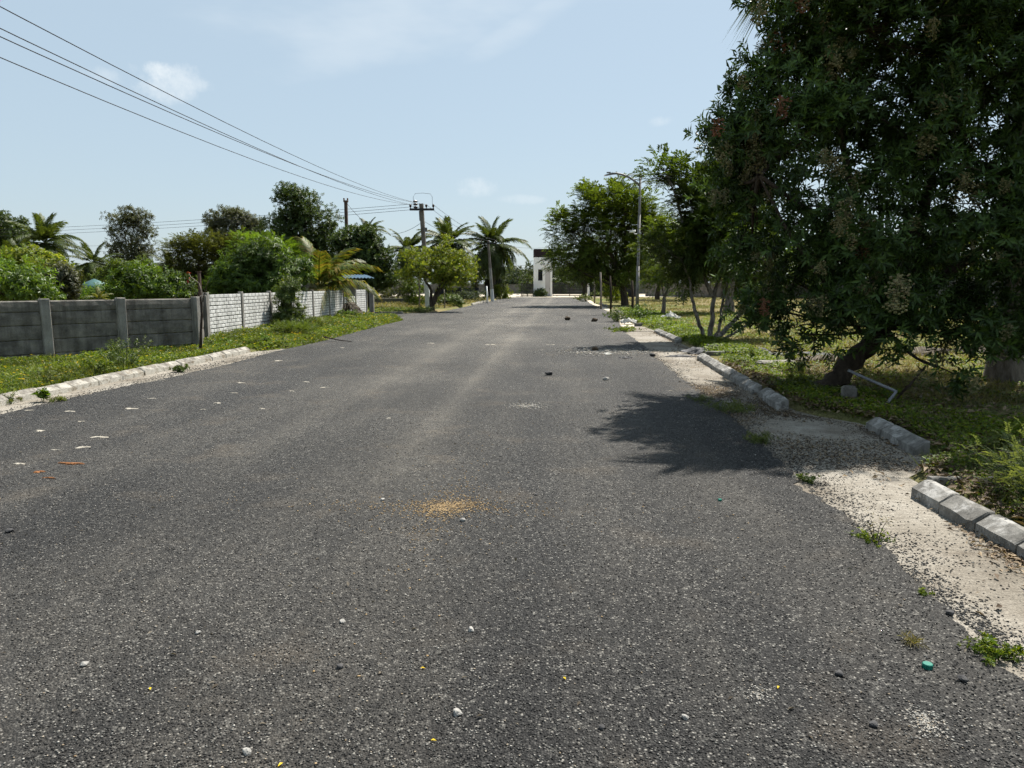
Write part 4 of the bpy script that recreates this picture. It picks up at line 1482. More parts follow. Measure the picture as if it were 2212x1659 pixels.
for i, (x, y, rx, ry, dd, m_, lab) in enumerate(((1560, 560, 70, 45, 86, LF_FAR, 'first bushy tree on the field wall behind the pale stems'), (1660, 565, 70, 40, 78, LF_LIME, 'light green tree on the field wall left of the big tree trunk'),
                                                 (1800, 560, 90, 50, 72, LF_FEATHER, 'bushy tree on the field wall behind the leaning trunk'), (1960, 550, 90, 60, 66, LF_DARK, 'dark tree on the field wall behind the middle of the big tree'),
                                                 (2120, 545, 100, 70, 58, LF_FEATHER, 'bushy tree on the field wall near the right edge'))):
    tree_at('boundary_tree', lab, x, (dd,), [(x, y, rx, ry), (x + rx * 0.6, y + 12, rx * 0.6, ry * 0.8), (x - rx * 0.6, y + 10, rx * 0.6, ry * 0.8)], 45, 900, 10, 0.28, 0.12, 0.5, m_, BARK_G, 0.18, 'whorl', 40 + i, 0.9)

# left hand side
tree_at('roadside_tree', 'yellow-green spreading tree with forked dark trunk in front of the power pole', 934, 673,
        [(900, 560, 34, 26), (950, 545, 38, 24), (990, 565, 40, 26), (930, 590, 50, 20), (1015, 580, 30, 18), (975, 605, 40, 18), (885, 590, 22, 18), (960, 575, 40, 28, 0.8), (925, 570, 38, 28, -0.8), (1000, 600, 30, 16, -0.8)],
        90, 2100, 9, 0.13, 0.055, 0.28, LF_NEEM, BARK_D, 0.13, 'whorl', 51, 0.36, stems=[([(0, 0, -0.2), (0.05, 0, 0.5), (0.25, 0, 1.1), (0.7, 0.1, 1.9)], 0.14, 0.06), ([(0, 0, -0.2), (-0.1, 0.1, 0.6), (-0.05, 0.1, 1.2), (-0.5, 0.1, 1.9)], 0.13, 0.05), ([(0.1, 0, 0.4), (0.35, 0, 1.0), (1.1, 0, 2.0)], 0.09, 0.04)])
tree_at('mango_tree', 'glossy round mango tree just behind the brick pattern wall', 545, (27.5,),
        [(520, 590, 55, 45), (570, 560, 50, 40), (500, 620, 50, 30), (610, 600, 45, 45), (560, 625, 60, 25), (540, 565, 40, 35, 0.7), (640, 580, 25, 30), (470, 610, 22, 26)],
        130, 2400, 10, 0.20, 0.05, 0.22, LF_MANGO, BARK_D, 0.12, 'whorl', 52, 0.36, droop=0.75)
tree_at('tall_tree', 'tallest dark dome of foliage left of the iron pole', 645, (50,),
        [(640, 450, 45, 35), (615, 500, 45, 45), (670, 490, 50, 50), (590, 530, 30, 40), (710, 530, 34, 30), (640, 560, 90, 60), (630, 425, 25, 18), (690, 580, 60, 40)],
        190, 5200, 9, 0.21, 0.075, 0.35, LF_DARK, BARK_D, 0.24, 'whorl', 53, 0.7)
tree_at('tall_tree', 'spiky olive tree left of the tallest dark tree', 505, (54,),
        [(475, 495, 26, 28), (500, 475, 20, 30), (525, 500, 26, 24), (545, 490, 18, 26), (500, 520, 50, 26), (555, 520, 26, 26)],
        90, 2600, 9, 0.2, 0.065, 0.34, LF_OLIVE, BARK_G, 0.18, 'whorl', 54, 0.55, up=0.7)
tree_at('thorn_tree', 'brownish feathery thorn tree behind the red flowered shrub', 425, (36,),
        [(390, 545, 36, 30), (430, 540, 40, 34), (480, 550, 45, 34), (520, 540, 36, 30), (400, 590, 45, 36), (460, 600, 50, 34), (375, 580, 24, 30)],
        150, 4200, 12, 0.10, 0.042, 0.36, LF_BROWN, BARK_D, 0.14, 'pinnate', 55, 0.5)
tree_at('feathery_tree', 'bright green feathery crown above the mango tree', 560, (33,),
        [(560, 535, 40, 22), (530, 525, 26, 16), (600, 545, 40, 24), (640, 545, 30, 20)],
        50, 1100, 16, 0.07, 0.03, 0.34, LF_LIME, BARK_G, 0.1, 'pinnate', 56, 0.4, up=0.6)
tree_at('slender_tree', 'slender airy grey-green tree standing alone against the sky', 282, (66,),
        [(265, 475, 26, 22), (300, 470, 22, 22), (285, 500, 36, 26), (262, 530, 24, 24), (300, 540, 28, 26), (280, 565, 36, 22)],
        80, 2000, 8, 0.22, 0.07, 0.35, LF_OLIVE, BARK_G, 0.2, 'whorl', 57, 0.62)
tree_at('round_tree', 'round dark layered crown at the far left edge', 15, (72,),
        [(20, 475, 38, 24), (-20, 490, 50, 34), (35, 505, 40, 22), (0, 530, 60, 30)], 80, 1900, 9, 0.25, 0.11, 0.35, LF_DARK, BARK_D, 0.28, 'whorl', 58, 0.7)
tree_at('dense_tree', 'dense dark tree beside the shed at the end of the wall', 800, (46,),
        [(770, 530, 36, 34), (800, 560, 40, 40), (825, 590, 26, 36), (760, 570, 30, 34), (740, 530, 20, 22), (800, 600, 36, 26), (790, 510, 24, 20)],
        140, 3400, 9, 0.17, 0.085, 0.26, LF_DARK, BARK_D, 0.13, 'whorl', 59, 0.5)
# garden shrubs behind the dark wall
SH = [('leafy_shrub', 'yellow-green shrub at the far left above the dark wall', 30, 20, [(20, 610, 60, 30), (60, 630, 45, 22), (-20, 600, 40, 40), (90, 640, 30, 14)], LF_LIME, 0.13, 0.045, 61),
      ('leafy_shrub', 'lime coloured bush behind the yellow-green shrub on the far left', 60, 26, [(60, 575, 60, 24), (20, 565, 50, 24), (110, 590, 30, 20)], LF_NEEM, 0.14, 0.06, 62),
      ('leafy_shrub', 'small dark shrub standing between the green bushes over the dark wall', 142, 22, [(130, 602, 9, 12), (122, 625, 12, 12), (134, 622, 8, 14)], LF_OLIVE, 0.10, 0.045, 63),
      ('leafy_shrub', 'low bright shrub in front of the teal tarpaulin', 228, 24, [(240, 640, 30, 8), (265, 632, 24, 10), (185, 645, 24, 6)], LF_LIME, 0.11, 0.04, 64),
      ('flowering_shrub', 'large leafy shrub left of the red flowers above the dark wall', 310, 22.5, [(290, 605, 36, 24), (330, 615, 40, 24), (300, 635, 50, 14), (360, 630, 28, 16)], LF_MANGO, 0.13, 0.05, 65),
      ('leafy_shrub', 'dull green bush behind the teal tarpaulin under the slender tree', 270, 50, [(250, 580, 30, 16), (290, 590, 36, 18), (220, 595, 20, 12), (310, 580, 26, 22)], LF_FEATHER, 0.16, 0.07, 66)]
for (nm, lab, x, d_, bl, m_, L_, W_, sd_) in SH:
    ex = [('new_leaf', LF_ORANGE, 0.006, 0.13, 0.04, 5)] if sd_ == 65 else None
    tree_at(nm, lab, x, (d_,), bl, 60, 1100, 9, L_, W_, 0.22, m_, BARK_D, 0.05, 'whorl', sd_, 0.34, cat='shrub', extra=ex, droop=0.2)
tree_at('bougainvillea', 'bush with scattered red flowers by the junction of the two walls', 385, (23,), [(380, 612, 24, 20), (400, 625, 18, 14), (365, 630, 24, 12)], 40, 620, 9, 0.085, 0.045, 0.22, LF_DARK, BARK_D, 0.04, 'whorl', 67, 0.3, cat='shrub', extra=[('flower', LF_RED, 0.03, 0.075, 0.06, 6)])

# shrubs in front of and against the wall, scrub past the side road
tree_at('wall_shrub', 'upright leafy shrub growing against the brick pattern wall', 626, (23.6,), [(622, 640, 16, 34), (628, 690, 20, 34), (620, 718, 20, 20), (632, 614, 10, 14)], 60, 1150, 9, 0.10, 0.038, 0.2, LF_WEED, BARK_D, 0.04, 'whorl', 71, 0.19, cat='shrub', extra=[('new_leaf', LF_NEEM, 0.08, 0.10, 0.04, 6)])
tree_at('verge_bush', 'low rounded feathery bush on the verge in front of the wall shrub', 640, (20.8,), [(640, 735, 42, 18), (610, 745, 26, 12), (665, 742, 26, 12)], 50, 1500, 12, 0.026, 0.012, 0.16, LF_WEED, BARK_D, 0.02, 'pinnate', 72, 0.22, cat='bush')
SC = [('scrub_bush', 'grey-green scrub bush behind the low white plinth wall', 850, 57, [(850, 635, 34, 20), (830, 640, 24, 14), (870, 620, 20, 16)], LF_OLIVE, 81),
      ('scrub_bush', 'leafy scrub bush left of the white painted pole foot', 897, 50, [(895, 630, 22, 24), (905, 650, 18, 14)], LF_FEATHER, 82),
      ('scrub_bush', 'blue-green feathery bush sprawling in front of the black wall', 1010, 63, [(1000, 645, 30, 10), (1025, 640, 26, 11), (985, 648, 20, 8)], LF_FAR, 83),
      ('scrub_bush', 'dry green roadside bush right of the forked tree', 975, 50, [(970, 655, 22, 9), (985, 658, 16, 7)], LF_WEED, 84),
      ('scrub_bush', 'thin leafy bush against the black gate leaf', 1085, 80, [(1082, 628, 12, 12), (1090, 636, 10, 8)], LF_NEEM, 85),
      ('conical_bush', 'dark bush with pointed tip beside the gatehouse left wall', 1138, 97, [(1140, 600, 13, 22), (1135, 620, 20, 16), (1144, 580, 5, 14)], LF_DARK, 86),
      ('potted_shrub', 'low dark shrub under the gatehouse window', 1167, 93.5, [(1167, 634, 9, 6)], LF_DARK, 87),
      ('scrub_bush', 'yellow-green young bush left of the roadside tree trunk', 1322, 60, [(1320, 625, 14, 16), (1330, 640, 16, 12)], LF_NEEM, 88)]
for (nm, lab, x, d_, bl, m_, sd_) in SC:
    tree_at(nm, lab, x, (d_,), bl, 30, 420, 9, 0.16, 0.06, 0.3, m_, BARK_D, 0.05, 'whorl', sd_, 0.4, cat='shrub')

# far wood beyond the gate and behind the gardens: one mass
def far_wood():
    r = np.random.default_rng(90)
    acc = Acc()
    for (x0, x1, d0, d1, n, h0, h1) in ((-900, 1500, 190, 300, 150, 3.5, 8.0), (1180, 2600, 140, 200, 70, 3, 7), (-500, 700, 85, 120, 60, 2.5, 5.0), (1060, 1300, 135, 150, 16, 2.0, 4.5)):
        xs = r.uniform(x0, x1, n)
        ds = r.uniform(d0, d1, n)
        for x, dd in zip(xs, ds):
            c = np.array(V(x, 620, dd))
            h = r.uniform(h0, h1)
            m = 130
            q = rdir(r, m) * (r.uniform(0, 1, (m, 1)) ** 0.4) * np.array((h * 0.62, h * 0.5, h * 0.5))
            P = np.array((c[0], c[1], h * 0.5)) + q
            P[:, 2] = np.maximum(P[:, 2], 0.1)
            v, f = twigs(r, P, unit(q + r.normal(0, 0.4, (m, 3))), 5, dd * 0.0045, dd * 0.0026, dd * 0.003, 'whorl')
            acc.add(v, f)
    v, f = acc.get()
    o = np_obj('far_wood', v, f, LF_FAR)
    tag(o, 'grey-green line of far trees along the horizon', 'trees', kind='stuff')


far_wood()


# ------------------------------------------------------------------ coconut palms
def frond_mesh(seed, arch, sweep, mat_leaf, n=62, Lr=1.0, llen=0.29, hang=0.55, side_sag=0.0):
    """unit-long frond along +X, bending down; leaflets in two rows"""
    r = np.random.default_rng(seed)
    t = np.linspace(0, 1, 13)
    ang = -arch * t ** 1.5
    dx = np.cos(ang)
    dz = np.sin(ang)
    P = np.zeros((13, 3))
    P[1:, 0] = np.cumsum((dx[1:] + dx[:-1]) / 2 / 12)
    P[1:, 2] = np.cumsum((dz[1:] + dz[:-1]) / 2 / 12)
    P[:, 1] = sweep * t ** 2
    acc = Acc()
    tv, tf = tube_np(P, np.linspace(0.014, 0.003, 13), 4)
    tri = np.concatenate([tf[:, [0, 1, 2]], tf[:, [0, 2, 3]]])
    acc.add(tv, tri)
    tt = np.linspace(0.14, 0.995, n)
    for s in (-1, 1):
        for k in tt:
            i = k * 12
            a = int(min(11, i))
            p = P[a] + (P[a + 1] - P[a]) * (i - a)
            d = unit((P[a + 1] - P[a])[None])[0]
            sd = np.array((-d[1], d[0], 0)) * s
            l = llen * (0.35 + 0.65 * math.sin(math.pi * min(1, 0.12 + k * 0.80)) ** 0.7) * r.uniform(0.85, 1.1)
            fw = 0.35 + 0.75 * k
            q = unit((sd + d * fw + np.array((0, 0, 0.12)) + r.normal(0, 0.07, 3))[None])[0]
            m = p + q * l * 0.5
            e = p + q * l * 0.8 + np.array((0, 0, -1)) * l * hang * r.uniform(0.7, 1.3)
            w = 0.0135
            acc.add(np.array([p - d * w * 0.6, p + d * w * 0.6, m - d * w, m + d * w, e]), [(0, 1, 3), (0, 3, 2), (2, 3, 4)])
    v, f = acc.get()
    return np_mesh('frond', v, f, mat_leaf)


FR = [frond_mesh(1, 0.7, 0.06, LF_PALM, hang=0.3), frond_mesh(2, 1.2, -0.05, LF_PALM, hang=0.5), frond_mesh(3, 1.6, 0.08, LF_PALM, hang=0.6), frond_mesh(4, 1.0, -0.09, LF_PALM, hang=0.4)]
FRY = [frond_mesh(5, 0.8, 0.05, LF_PALMY, hang=0.45, llen=0.3), frond_mesh(6, 1.3, -0.05, LF_PALMY, hang=0.6, llen=0.3), frond_mesh(7, 1.1, 0.05, LF_PALM, hang=0.5, llen=0.3)]
FRD = frond_mesh(8, 0.8, 0.1, LF_DRY, hang=1.1, llen=0.24)


def palm(label, base, top, nf, fl, seed, r0=0.16, fr=None, dry=0, low=-1.0, high=1.45, name='coconut_palm', flare=1.5, group=None, az_skip=None):
    r = np.random.default_rng(seed)
    base, top = Vector(base), Vector(top)
    t = thing(name, label, 'palm tree', base, 0, group)
    d = top - base
    if d.z > 0.6:
        P = bez((0, 0, -0.25), (d.x * 0.2, d.y * 0.2, d.z * 0.5), d, 22)
        rad = np.interp(np.linspace(0, 1, 23), [0, 0.04, 0.12, 1], [r0 * flare * 1.1, r0 * flare, r0 * 1.05, r0 * 0.72]) * (1 + 0.06 * np.cos(np.arange(23) * np.pi))
        v, f = tube_np(P, rad, 10)
        np_obj('trunk', v, f, PALM_T, t, smooth=True)
    fr = fr or FR
    for i in range(nf):
        k = (i + 0.5) / nf
        az = i * 2.39996 + r.uniform(-0.25, 0.25)
        el = high + (low - high) * k ** 0.8 + r.normal(0, 0.14)
        m = fr[0] if k < 0.35 and len(fr) < 3 else fr[int(r.integers(0, len(fr)))]
        if el > 0.7 and len(fr) > 2:
            m = fr[0]
        s = fl * r.uniform(0.85, 1.08) * (0.8 if k < 0.15 else 1.0)
        put(m, 'frond', t, tuple(d), (0, -el, az), (s, s, s))
    for i in range(dry):
        az = r.uniform(0, 6.28)
        put(FRD, 'dry_frond', t, tuple(d - Vector((0, 0, 0.15))), (0, 1.15 + r.uniform(-0.2, 0.2), az), (fl * 0.8,) * 3)
    if d.z > 3:
        acc = Acc()
        for i in range(7):
            an = r.uniform(0, 6.28)
            c = np.array(d) + np.array((0.25 * math.cos(an), 0.25 * math.sin(an), -0.3 - 0.25 * r.uniform()))
            th, ph = np.linspace(0, np.pi, 6), np.linspace(0, 2 * np.pi, 8, endpoint=False)
            vv = np.array([(0.11 * math.sin(a) * math.cos(b), 0.11 * math.sin(a) * math.sin(b), 0.14 * math.cos(a)) for a in th for b in ph]) + c
            ff = [(p * 8 + q, p * 8 + (q + 1) % 8, p * 8 + 8 + (q + 1) % 8, p * 8 + 8 + q) for p in range(5) for q in range(8)]
            acc.add(vv, ff)
        v, f = acc.get()
        np_obj('nuts', v, f, LF_NEEM, t, smooth=True)
    return t


def palm_at(label, x, ytop, d, nf, fl, seed, dx=0, **k):
    b = V(x + dx, 640, d)
    b.z = gz(b.x, b.y)
    return palm(label, b, V(x, ytop, d), nf, fl, seed, **k)


palm_at('tall coconut palm between the power pole and the right palm', 968, 524, 74, 40, 3.5, 101, dx=6, dry=3)
palm_at('coconut palm nearest the gatehouse with the widest crown', 1064, 528, 80, 42, 4.0, 102, dx=4, dry=4)
palm_at('coconut palm behind the yellow-green tree, left of the power pole', 880, 540, 66, 30, 2.7, 103, dry=3)
palm_at('coconut palm top peeping over the dense dark tree', 795, 500, 74, 20, 2.2, 104)
palm_at('dark coconut palm at the far left with long hanging fronds', 98, 525, 54, 34, 2.9, 105, dx=8, dry=4)
palm_at('smaller coconut palm between the left palm and the slender tree', 203, 568, 58, 22, 2.4, 106, dry=1)
palm_at('coconut palm half hidden behind the brownish thorn tree', 368, 575, 60, 20, 2.3, 107)
palm_at('coconut palm behind the left palm at the picture edge', 30, 560, 60, 20, 2.6, 108)
palm_at('small coconut palm behind the right end of the tall left palms', 1028, 575, 84, 18, 2.6, 109)
palm_at('young coconut palm beyond the long gate', 1212, 606, 128, 14, 3.2, 110)
palm_at('young palm with yellowing drooping fronds behind the brick pattern wall', 690, 622, 31.5, 12, 2.9, 111, fr=FRY, high=1.35, low=0.25, name='young_palm')
palm_at('tiny golden palm over the dark wall below the tarpaulin', 214, 646, 21, 9, 0.4, 112, fr=FRY, high=1.3, low=0.2, name='young_palm')
# palms standing in the field on the right
b_ = G(2170, 832)
palm('coconut palm with swollen base behind the big tree at the right edge', (b_.x, b_.y, 0.02), (b_.x + 0.1, b_.y + 0.5, 7.2), 22, 4.3, 121, r0=0.19, flare=1.75, low=-0.5)
b_ = G(1574, 676)
palm('coconut palm in the field behind the pale stems', (b_.x, b_.y, 0.02), (b_.x + 0.2, b_.y, 6.4), 20, 3.2, 122, r0=0.24, flare=1.5)
b_ = G(1476, 651)
palm('thin distant coconut palm in the middle of the dry field', (b_.x, b_.y, 0.02), (b_.x, b_.y, 5.6), 18, 2.8, 123, r0=0.2, flare=1.6)


# ------------------------------------------------------------------ ground cover, grass, litter, gravel
def ss_np(a, b, x):
    t = np.clip((x - a) / (b - a), 0, 1)
    return t * t * (3 - 2 * t)


def zarr(x, y):
    x, y = np.asarray(x, float), np.asarray(y, float)
    l, r = XL(y), XR(y)
    hn = 0.5 * np.sin(x * 0.9 + 1.3 * np.sin(y * 0.37)) * np.cos(y * 0.71 + 0.8 * np.sin(x * 0.5)) + 0.3 * np.sin(x * 2.3 + y * 1.7) * np.cos(y * 2.9 - x)
    t = l - x
    bank = np.where((y > 38.6) | (y < 16.5), 0.07, 0.07 + 0.12 * ss_np(0.5, 2.5, t) * ss_np(16.5, 19, y) * (1 - ss_np(33, 36, y)))
    bank = np.where((y > 34.4) & (y < 38.0), -0.05, bank)
    hl = -0.05 + (bank + 0.05) * ss_np(0.02, 0.22, t) + 0.03 * hn * ss_np(0.2, 1.0, t) * np.where((y > 34.0) & (y < 38.4), 0.0, 1.0)
    u = x - r
    hr = -0.05 + 0.115 * ss_np(0.02, 0.22, u) + 0.035 * hn * ss_np(0.3, 1.2, u)
    h = np.where(x < l, hl, np.where(x > r, hr, -0.05))
    k = ss_np(86, 89, y)
    return h * (1 - k) + k * -0.05


def cover(name, label, mat, n, y0, y1, xin, seed, size=(0.02, 0.0011), hgt=0.10, gap=None, cat='ground cover', flowers=None):
    r = np.random.default_rng(seed)
    y = y0 * (y1 / y0) ** r.uniform(0, 1, n * 2)
    u = r.uniform(0, 1, n * 2)
    a = np.array([xin(q) for q in y])
    x = a[:, 0] + (a[:, 1] - a[:, 0]) * u
    nz = np.sin(x * 2.1 + 1.7 * np.sin(y * 1.3)) * np.cos(y * 1.9 + np.sin(x * 1.1)) + 0.6 * np.sin(x * 5.3 + y * 3.1) * np.cos(y * 4.7 - x * 2)
    edge = np.minimum(u, 1 - u) * (a[:, 1] - a[:, 0])
    keep = (nz * 0.5 + np.minimum(edge * 2.2, 1.0) + r.normal(0, 0.25, len(x))) > (gap if gap is not None else 0.15)
    x, y, nz = x[keep][:n], y[keep][:n], nz[keep][:n]
    m = len(x)
    z = zarr(x, y)
    h = r.uniform(0, 1, m) ** 1.6 * hgt * (0.55 + 0.45 * (nz > 0))
    P = np.stack([x, y, z + h], 1)
    D = unit(np.stack([r.normal(0, 1, m), r.normal(0, 1, m), r.uniform(-0.2, 0.75, m)], 1))
    L = (size[0] + size[1] * y) * r.uniform(0.7, 1.4, m)
    v, f = leaf_mesh(P, D, rdir(r, m) * 0.5 + np.array((0, 0, 1.0)), L, L * 0.62)
    o = np_obj(name, v, f, mat)
    tag(o, label, cat, kind='stuff')
    if flowers:
        k = r.choice(m, flowers, replace=False)
        F = P[k] + np.array((0, 0, 0.03)) + np.stack([r.normal(0, .01, flowers), r.normal(0, .01, flowers), r.uniform(0, .05, flowers)], 1)
        acc = Acc()
        for j in range(5):
            an = j * 1.2566 + r.uniform(0, 0.3)
            dd = np.tile(np.array((math.cos(an), math.sin(an), 0.35)), (flowers, 1))
            s = 0.014 + 0.0009 * F[:, 1]
            acc.add(*leaf_mesh(F, dd, np.tile((0, 0, 1.0), (flowers, 1)), s, s * 0.8))
        v, f = acc.get()
        o2 = np_obj('yellow_flowers', v, f, LF_YEL)
        tag(o2, 'tiny yellow flowers dotted through the left verge', 'flowers', kind='stuff')


def left_in(y):
    # from kerb back to the foot of the walls
    l = XL(y) - (0.18 if y < 16.6 else -0.02)
    if y < 18.5:
        t = np.interp(y, [8, 12.3, 13.7, 16.1, 17.7, 19], [-11.7, -11.7, -10.5, -8.8, -9.6, -9.8])
    else:
        t = bwA.x + (bwB.x - bwA.x) * (y - bwA.y) / (bwB.y - bwA.y) + 0.1
    return (min(t, l - 0.2), l)


cover('verge_creeper_left', 'bright green creeper with yellow flowers covering the left verge', LF_COVER_L, 130000, 6.5, 34.3, left_in, 201, (0.026, 0.0017), 0.13, -0.15, flowers=900)
cover('verge_creeper_right', 'bright green creeper along the right kerb verge', LF_COVER, 110000, 2.6, 44, lambda y: (XR(y) + 0.17, XR(y) + np.interp(y, [2, 6, 9, 11, 18, 24, 36, 44], [2.2, 2.6, 2.0, 1.3, 1.4, 1.5, 2.4, 1.5])), 202, (0.022, 0.0017), 0.13, 0.3)
cover('verge_creeper_field', 'green creeper patches reaching into the dry field', LF_COVER, 45000, 9, 40, lambda y: (XR(y) + 1.4, XR(y) + 6.5), 203, (0.022, 0.0016), 0.07, 1.2)
cover('grass_strip', 'short green grass between the two kerbs past the side road', LF_COVER, 14000, 38.6, 45, lambda y: (-24, -8.3), 204, (0.03, 0.0012), 0.08, 0.1)
cover('scrub_strip', 'dry weeds and grass along the far left road edge', LF_GRASS, 12000, 45.5, 72, lambda y: (-14, XL(y) - 0.25), 205, (0.03, 0.0016), 0.25, 0.4)


def grass(name, label, mat, n, y0, y1, xin, seed, hgt=0.16, tuft=0.6):
    r = np.random.default_rng(seed)
    y = y0 * (y1 / y0) ** r.uniform(0, 1, n)
    a = np.array([xin(q) for q in y])
    x = a[:, 0] + (a[:, 1] - a[:, 0]) * r.uniform(0, 1, n)
    nz = np.sin(x * 0.9 + 1.7 * np.sin(y * 0.5)) * np.cos(y * 0.8 + np.sin(x * 0.6)) + 0.7 * np.sin(x * 3.3 + y * 2.1) * np.cos(y * 3.7 - x * 2)
    keep = nz + r.normal(0, 0.5, n) > -tuft
    x, y, nz = x[keep], y[keep], nz[keep]
    m = len(x)
    z = zarr(x, y)
    h = hgt * r.uniform(0.4, 1.3, m) * (0.7 + 0.3 * np.clip(nz, 0, 1))
    w = (0.003 + 0.00042 * y) * r.uniform(0.7, 1.3, m)
    an = r.uniform(0, 6.28, m)
    s = np.stack([np.cos(an), np.sin(an), np.zeros(m)], 1) * w[:, None]
    ln = np.stack([r.normal(0, 0.5, m), r.normal(0, 0.5, m), np.ones(m)], 1) * h[:, None]
    P = np.stack([x, y, z - 0.01], 1)
    v = np.stack([P - s, P + s, P + ln], 1).reshape(-1, 3)
    f = np.arange(m * 3).reshape(-1, 3)
    tag(np_obj(name, v, f, mat), label, 'grass', kind='stuff')


grass('field_grass', 'dry tan grass of the open field on the right', LF_GRASS, 150000, 9.5, 90, lambda y: (XR(y) + 1.7, XR(y) + 7 + 0.75 * y), 211, 0.13)
grass('verge_grass', 'sparse green grass blades among the left creeper', LF_GGRASS, 26000, 7, 34, left_in, 212, 0.22, 0.1)
grass('kerb_grass', 'thin grass blades along the right kerbs', LF_GGRASS, 18000, 2.4, 40, lambda y: (XR(y) + 0.16, XR(y) + 1.6), 213, 0.16, 0.1)
grass('garden_grass', 'rough green ground behind the left walls', LF_GGRASS, 16000, 40, 84, lambda y: (-40, XL(y) - 1), 214, 0.3)


def litter(name, label, n, pts_fn, seed, size=0.05, mat=LF_LITTER):
    r = np.random.default_rng(seed)
    P = pts_fn(r, n)
    m = len(P)
    D = unit(np.stack([r.normal(0, 1, m), r.normal(0, 1, m), r.normal(0, 0.18, m)], 1))
    L = size * r.uniform(0.5, 1.5, m)
    v, f = leaf_mesh(P, D, np.tile((0, 0, 1.0), (m, 1)) + r.normal(0, 0.3, (m, 3)), L, L * 0.42, fold=0.25)
    tag(np_obj(name, v, f, mat), label, 'leaves', kind='stuff')


def lit_right(r, n):
    y = r.uniform(4.5, 14, n)
    x = np.array([XR(q) for q in y]) + 0.15 + r.exponential(1.1, n)
    return np.stack([x, y, zarr(x, y) + 0.02 + r.uniform(0, 0.05, n)], 1)


def lit_gutter(r, n):
    y = r.uniform(2.2, 26, n)
    x = np.array([XR(q) for q in y]) - 0.03 - np.abs(r.normal(0, 0.28, n)) * (0.25 + (np.sin(y * 2.3) > 0.2))
    return np.stack([x, y, np.full(n, 0.012) + r.uniform(0, 0.012, n)], 1)


def lit_shade(r, n):
    y = r.uniform(6.3, 11.5, n)
    x = 2.0 + r.beta(1.2, 1.6, n) * (np.array([XR(q) for q in y]) - 1.95)
    k = np.sin(x * 4 + y * 2.3) + np.cos(y * 3.1 - x) + r.normal(0, 0.6, n) > 0.2
    return np.stack([x, y, np.full(n, 0.008) + r.uniform(0, 0.012, n)], 1)[k]


litter('shade_litter', 'brown leaf crumbs strewn over the shaded gutter', 6500, lit_shade, 224, 0.026)  # leaf litter, strewn thicker to darken the gutter in the tree shade


def lit_pile(r, n):
    c = G(2185, 1205)
    q = r.normal(0, 1, (n, 2)) * np.array((0.07, 0.22))
    return np.stack([np.minimum(c.x + q[:, 0], 2.66), c.y + q[:, 1], 0.006 + r.uniform(0, 0.02, n)], 1)


litter('leaf_pile', 'heap of dry brown leaves against the near right kerb', 320, lit_pile, 225, 0.035)
litter('leaf_litter', 'brown fallen leaves under the big tree', 9000, lit_right, 221, 0.07)
litter('gutter_litter', 'dry leaf scraps caught along the right gutter', 900, lit_gutter, 222, 0.045)


def lit_road(r, n):
    y = 2.3 * (34 / 2.3) ** r.uniform(0, 1, n)
    x = r.uniform(-6.5, 1.9, n)
    return np.stack([x, y, np.full(n, 0.014)], 1)


litter('road_scraps', 'tiny pale leaf and straw scraps scattered over the asphalt', 420, lit_road, 223, 0.026, LF_DRY)


def pebbles(name, label, P, S, mat, seed, flat=0.6):
    r = np.random.default_rng(seed)
    n = len(P)
    o = np.array([(1, 0, 0), (0.25, 0.95, 0.1), (-0.9, 0.35, 0), (-0.5, -0.85, -0.1), (0.55, -0.8, 0.05), (0.1, 0.05, 0.9), (-0.15, 0.1, -0.7)])
    f0 = np.array([(0, 1, 5), (1, 2, 5), (2, 3, 5), (3, 4, 5), (4, 0, 5), (1, 0, 6), (2, 1, 6), (3, 2, 6), (4, 3, 6), (0, 4, 6)])
    a = r.uniform(0, 6.28, n)
    J = o[None] * (1 + r.normal(0, 0.16, (n, 7, 3)))
    J = J * S[:, None, None] * np.array((1, 1, flat))
    x = J[..., 0] * np.cos(a)[:, None] - J[..., 1] * np.sin(a)[:, None]
    y = J[..., 0] * np.sin(a)[:, None] + J[..., 1] * np.cos(a)[:, None]
    v = np.stack([x, y, J[..., 2]], -1) + P[:, None, :]
    f = (np.arange(n)[:, None, None] * 7 + f0[None]).reshape(-1, 3)
    tag(np_obj(name, v.reshape(-1, 3), f, mat), label, 'gravel', kind='stuff')


def isl_mat(name, cols, rough=0.85):
    m, nt, bs = new_mat(name)
    rnd = N(nt, 'ShaderNodeNewGeometry').outputs['Random Per Island']
    k = len(cols)
    c = ramp(nt, rnd, [(i / (k - 1), q) for i, q in enumerate(cols)])
    nt.links.new(c, bs.inputs['Base Color'])
    bs.inputs['Roughness'].default_value = rough
    bs.inputs['Specular IOR Level'].default_value = 0.25
    return m


GRIT = isl_mat('asphalt grit', [(.007, .007, .007), (.015, .015, .015), (.027, .026, .025), (.055, .053, .05), (.18, .175, .16)])
GRIT_L = isl_mat('pale grit', [(.10, .098, .09), (.17, .165, .15), (.28, .265, .235), (.42, .40, .36), (.26, .20, .13)])
GRIT_T = isl_mat('tan sand crumbs', [(.20, .13, .06), (.30, .205, .10), (.38, .28, .16), (.13, .085, .045)])
r_ = np.random.default_rng(300)
n_ = 42000
y_ = 2.0 * (9.5 / 2.0) ** (r_.uniform(0, 1, n_) ** 1.25)
x_ = -0.073 * y_ + r_.uniform(-0.80, 0.80, n_) * y_
ok = (x_ < 1.95) & (x_ > -6.9)
x_, y_ = x_[ok], y_[ok]
pebbles('loose_grit', 'dark loose stone grit over the near asphalt', np.stack([x_, y_, np.full(len(x_), 0.0095)], 1), r_.uniform(0.0025, 0.0065, len(x_)) * (0.7 + 0.06 * y_), GRIT, 301)
n_ = 11000
y_ = 2.0 * (26 / 2.0) ** r_.uniform(0, 1, n_)
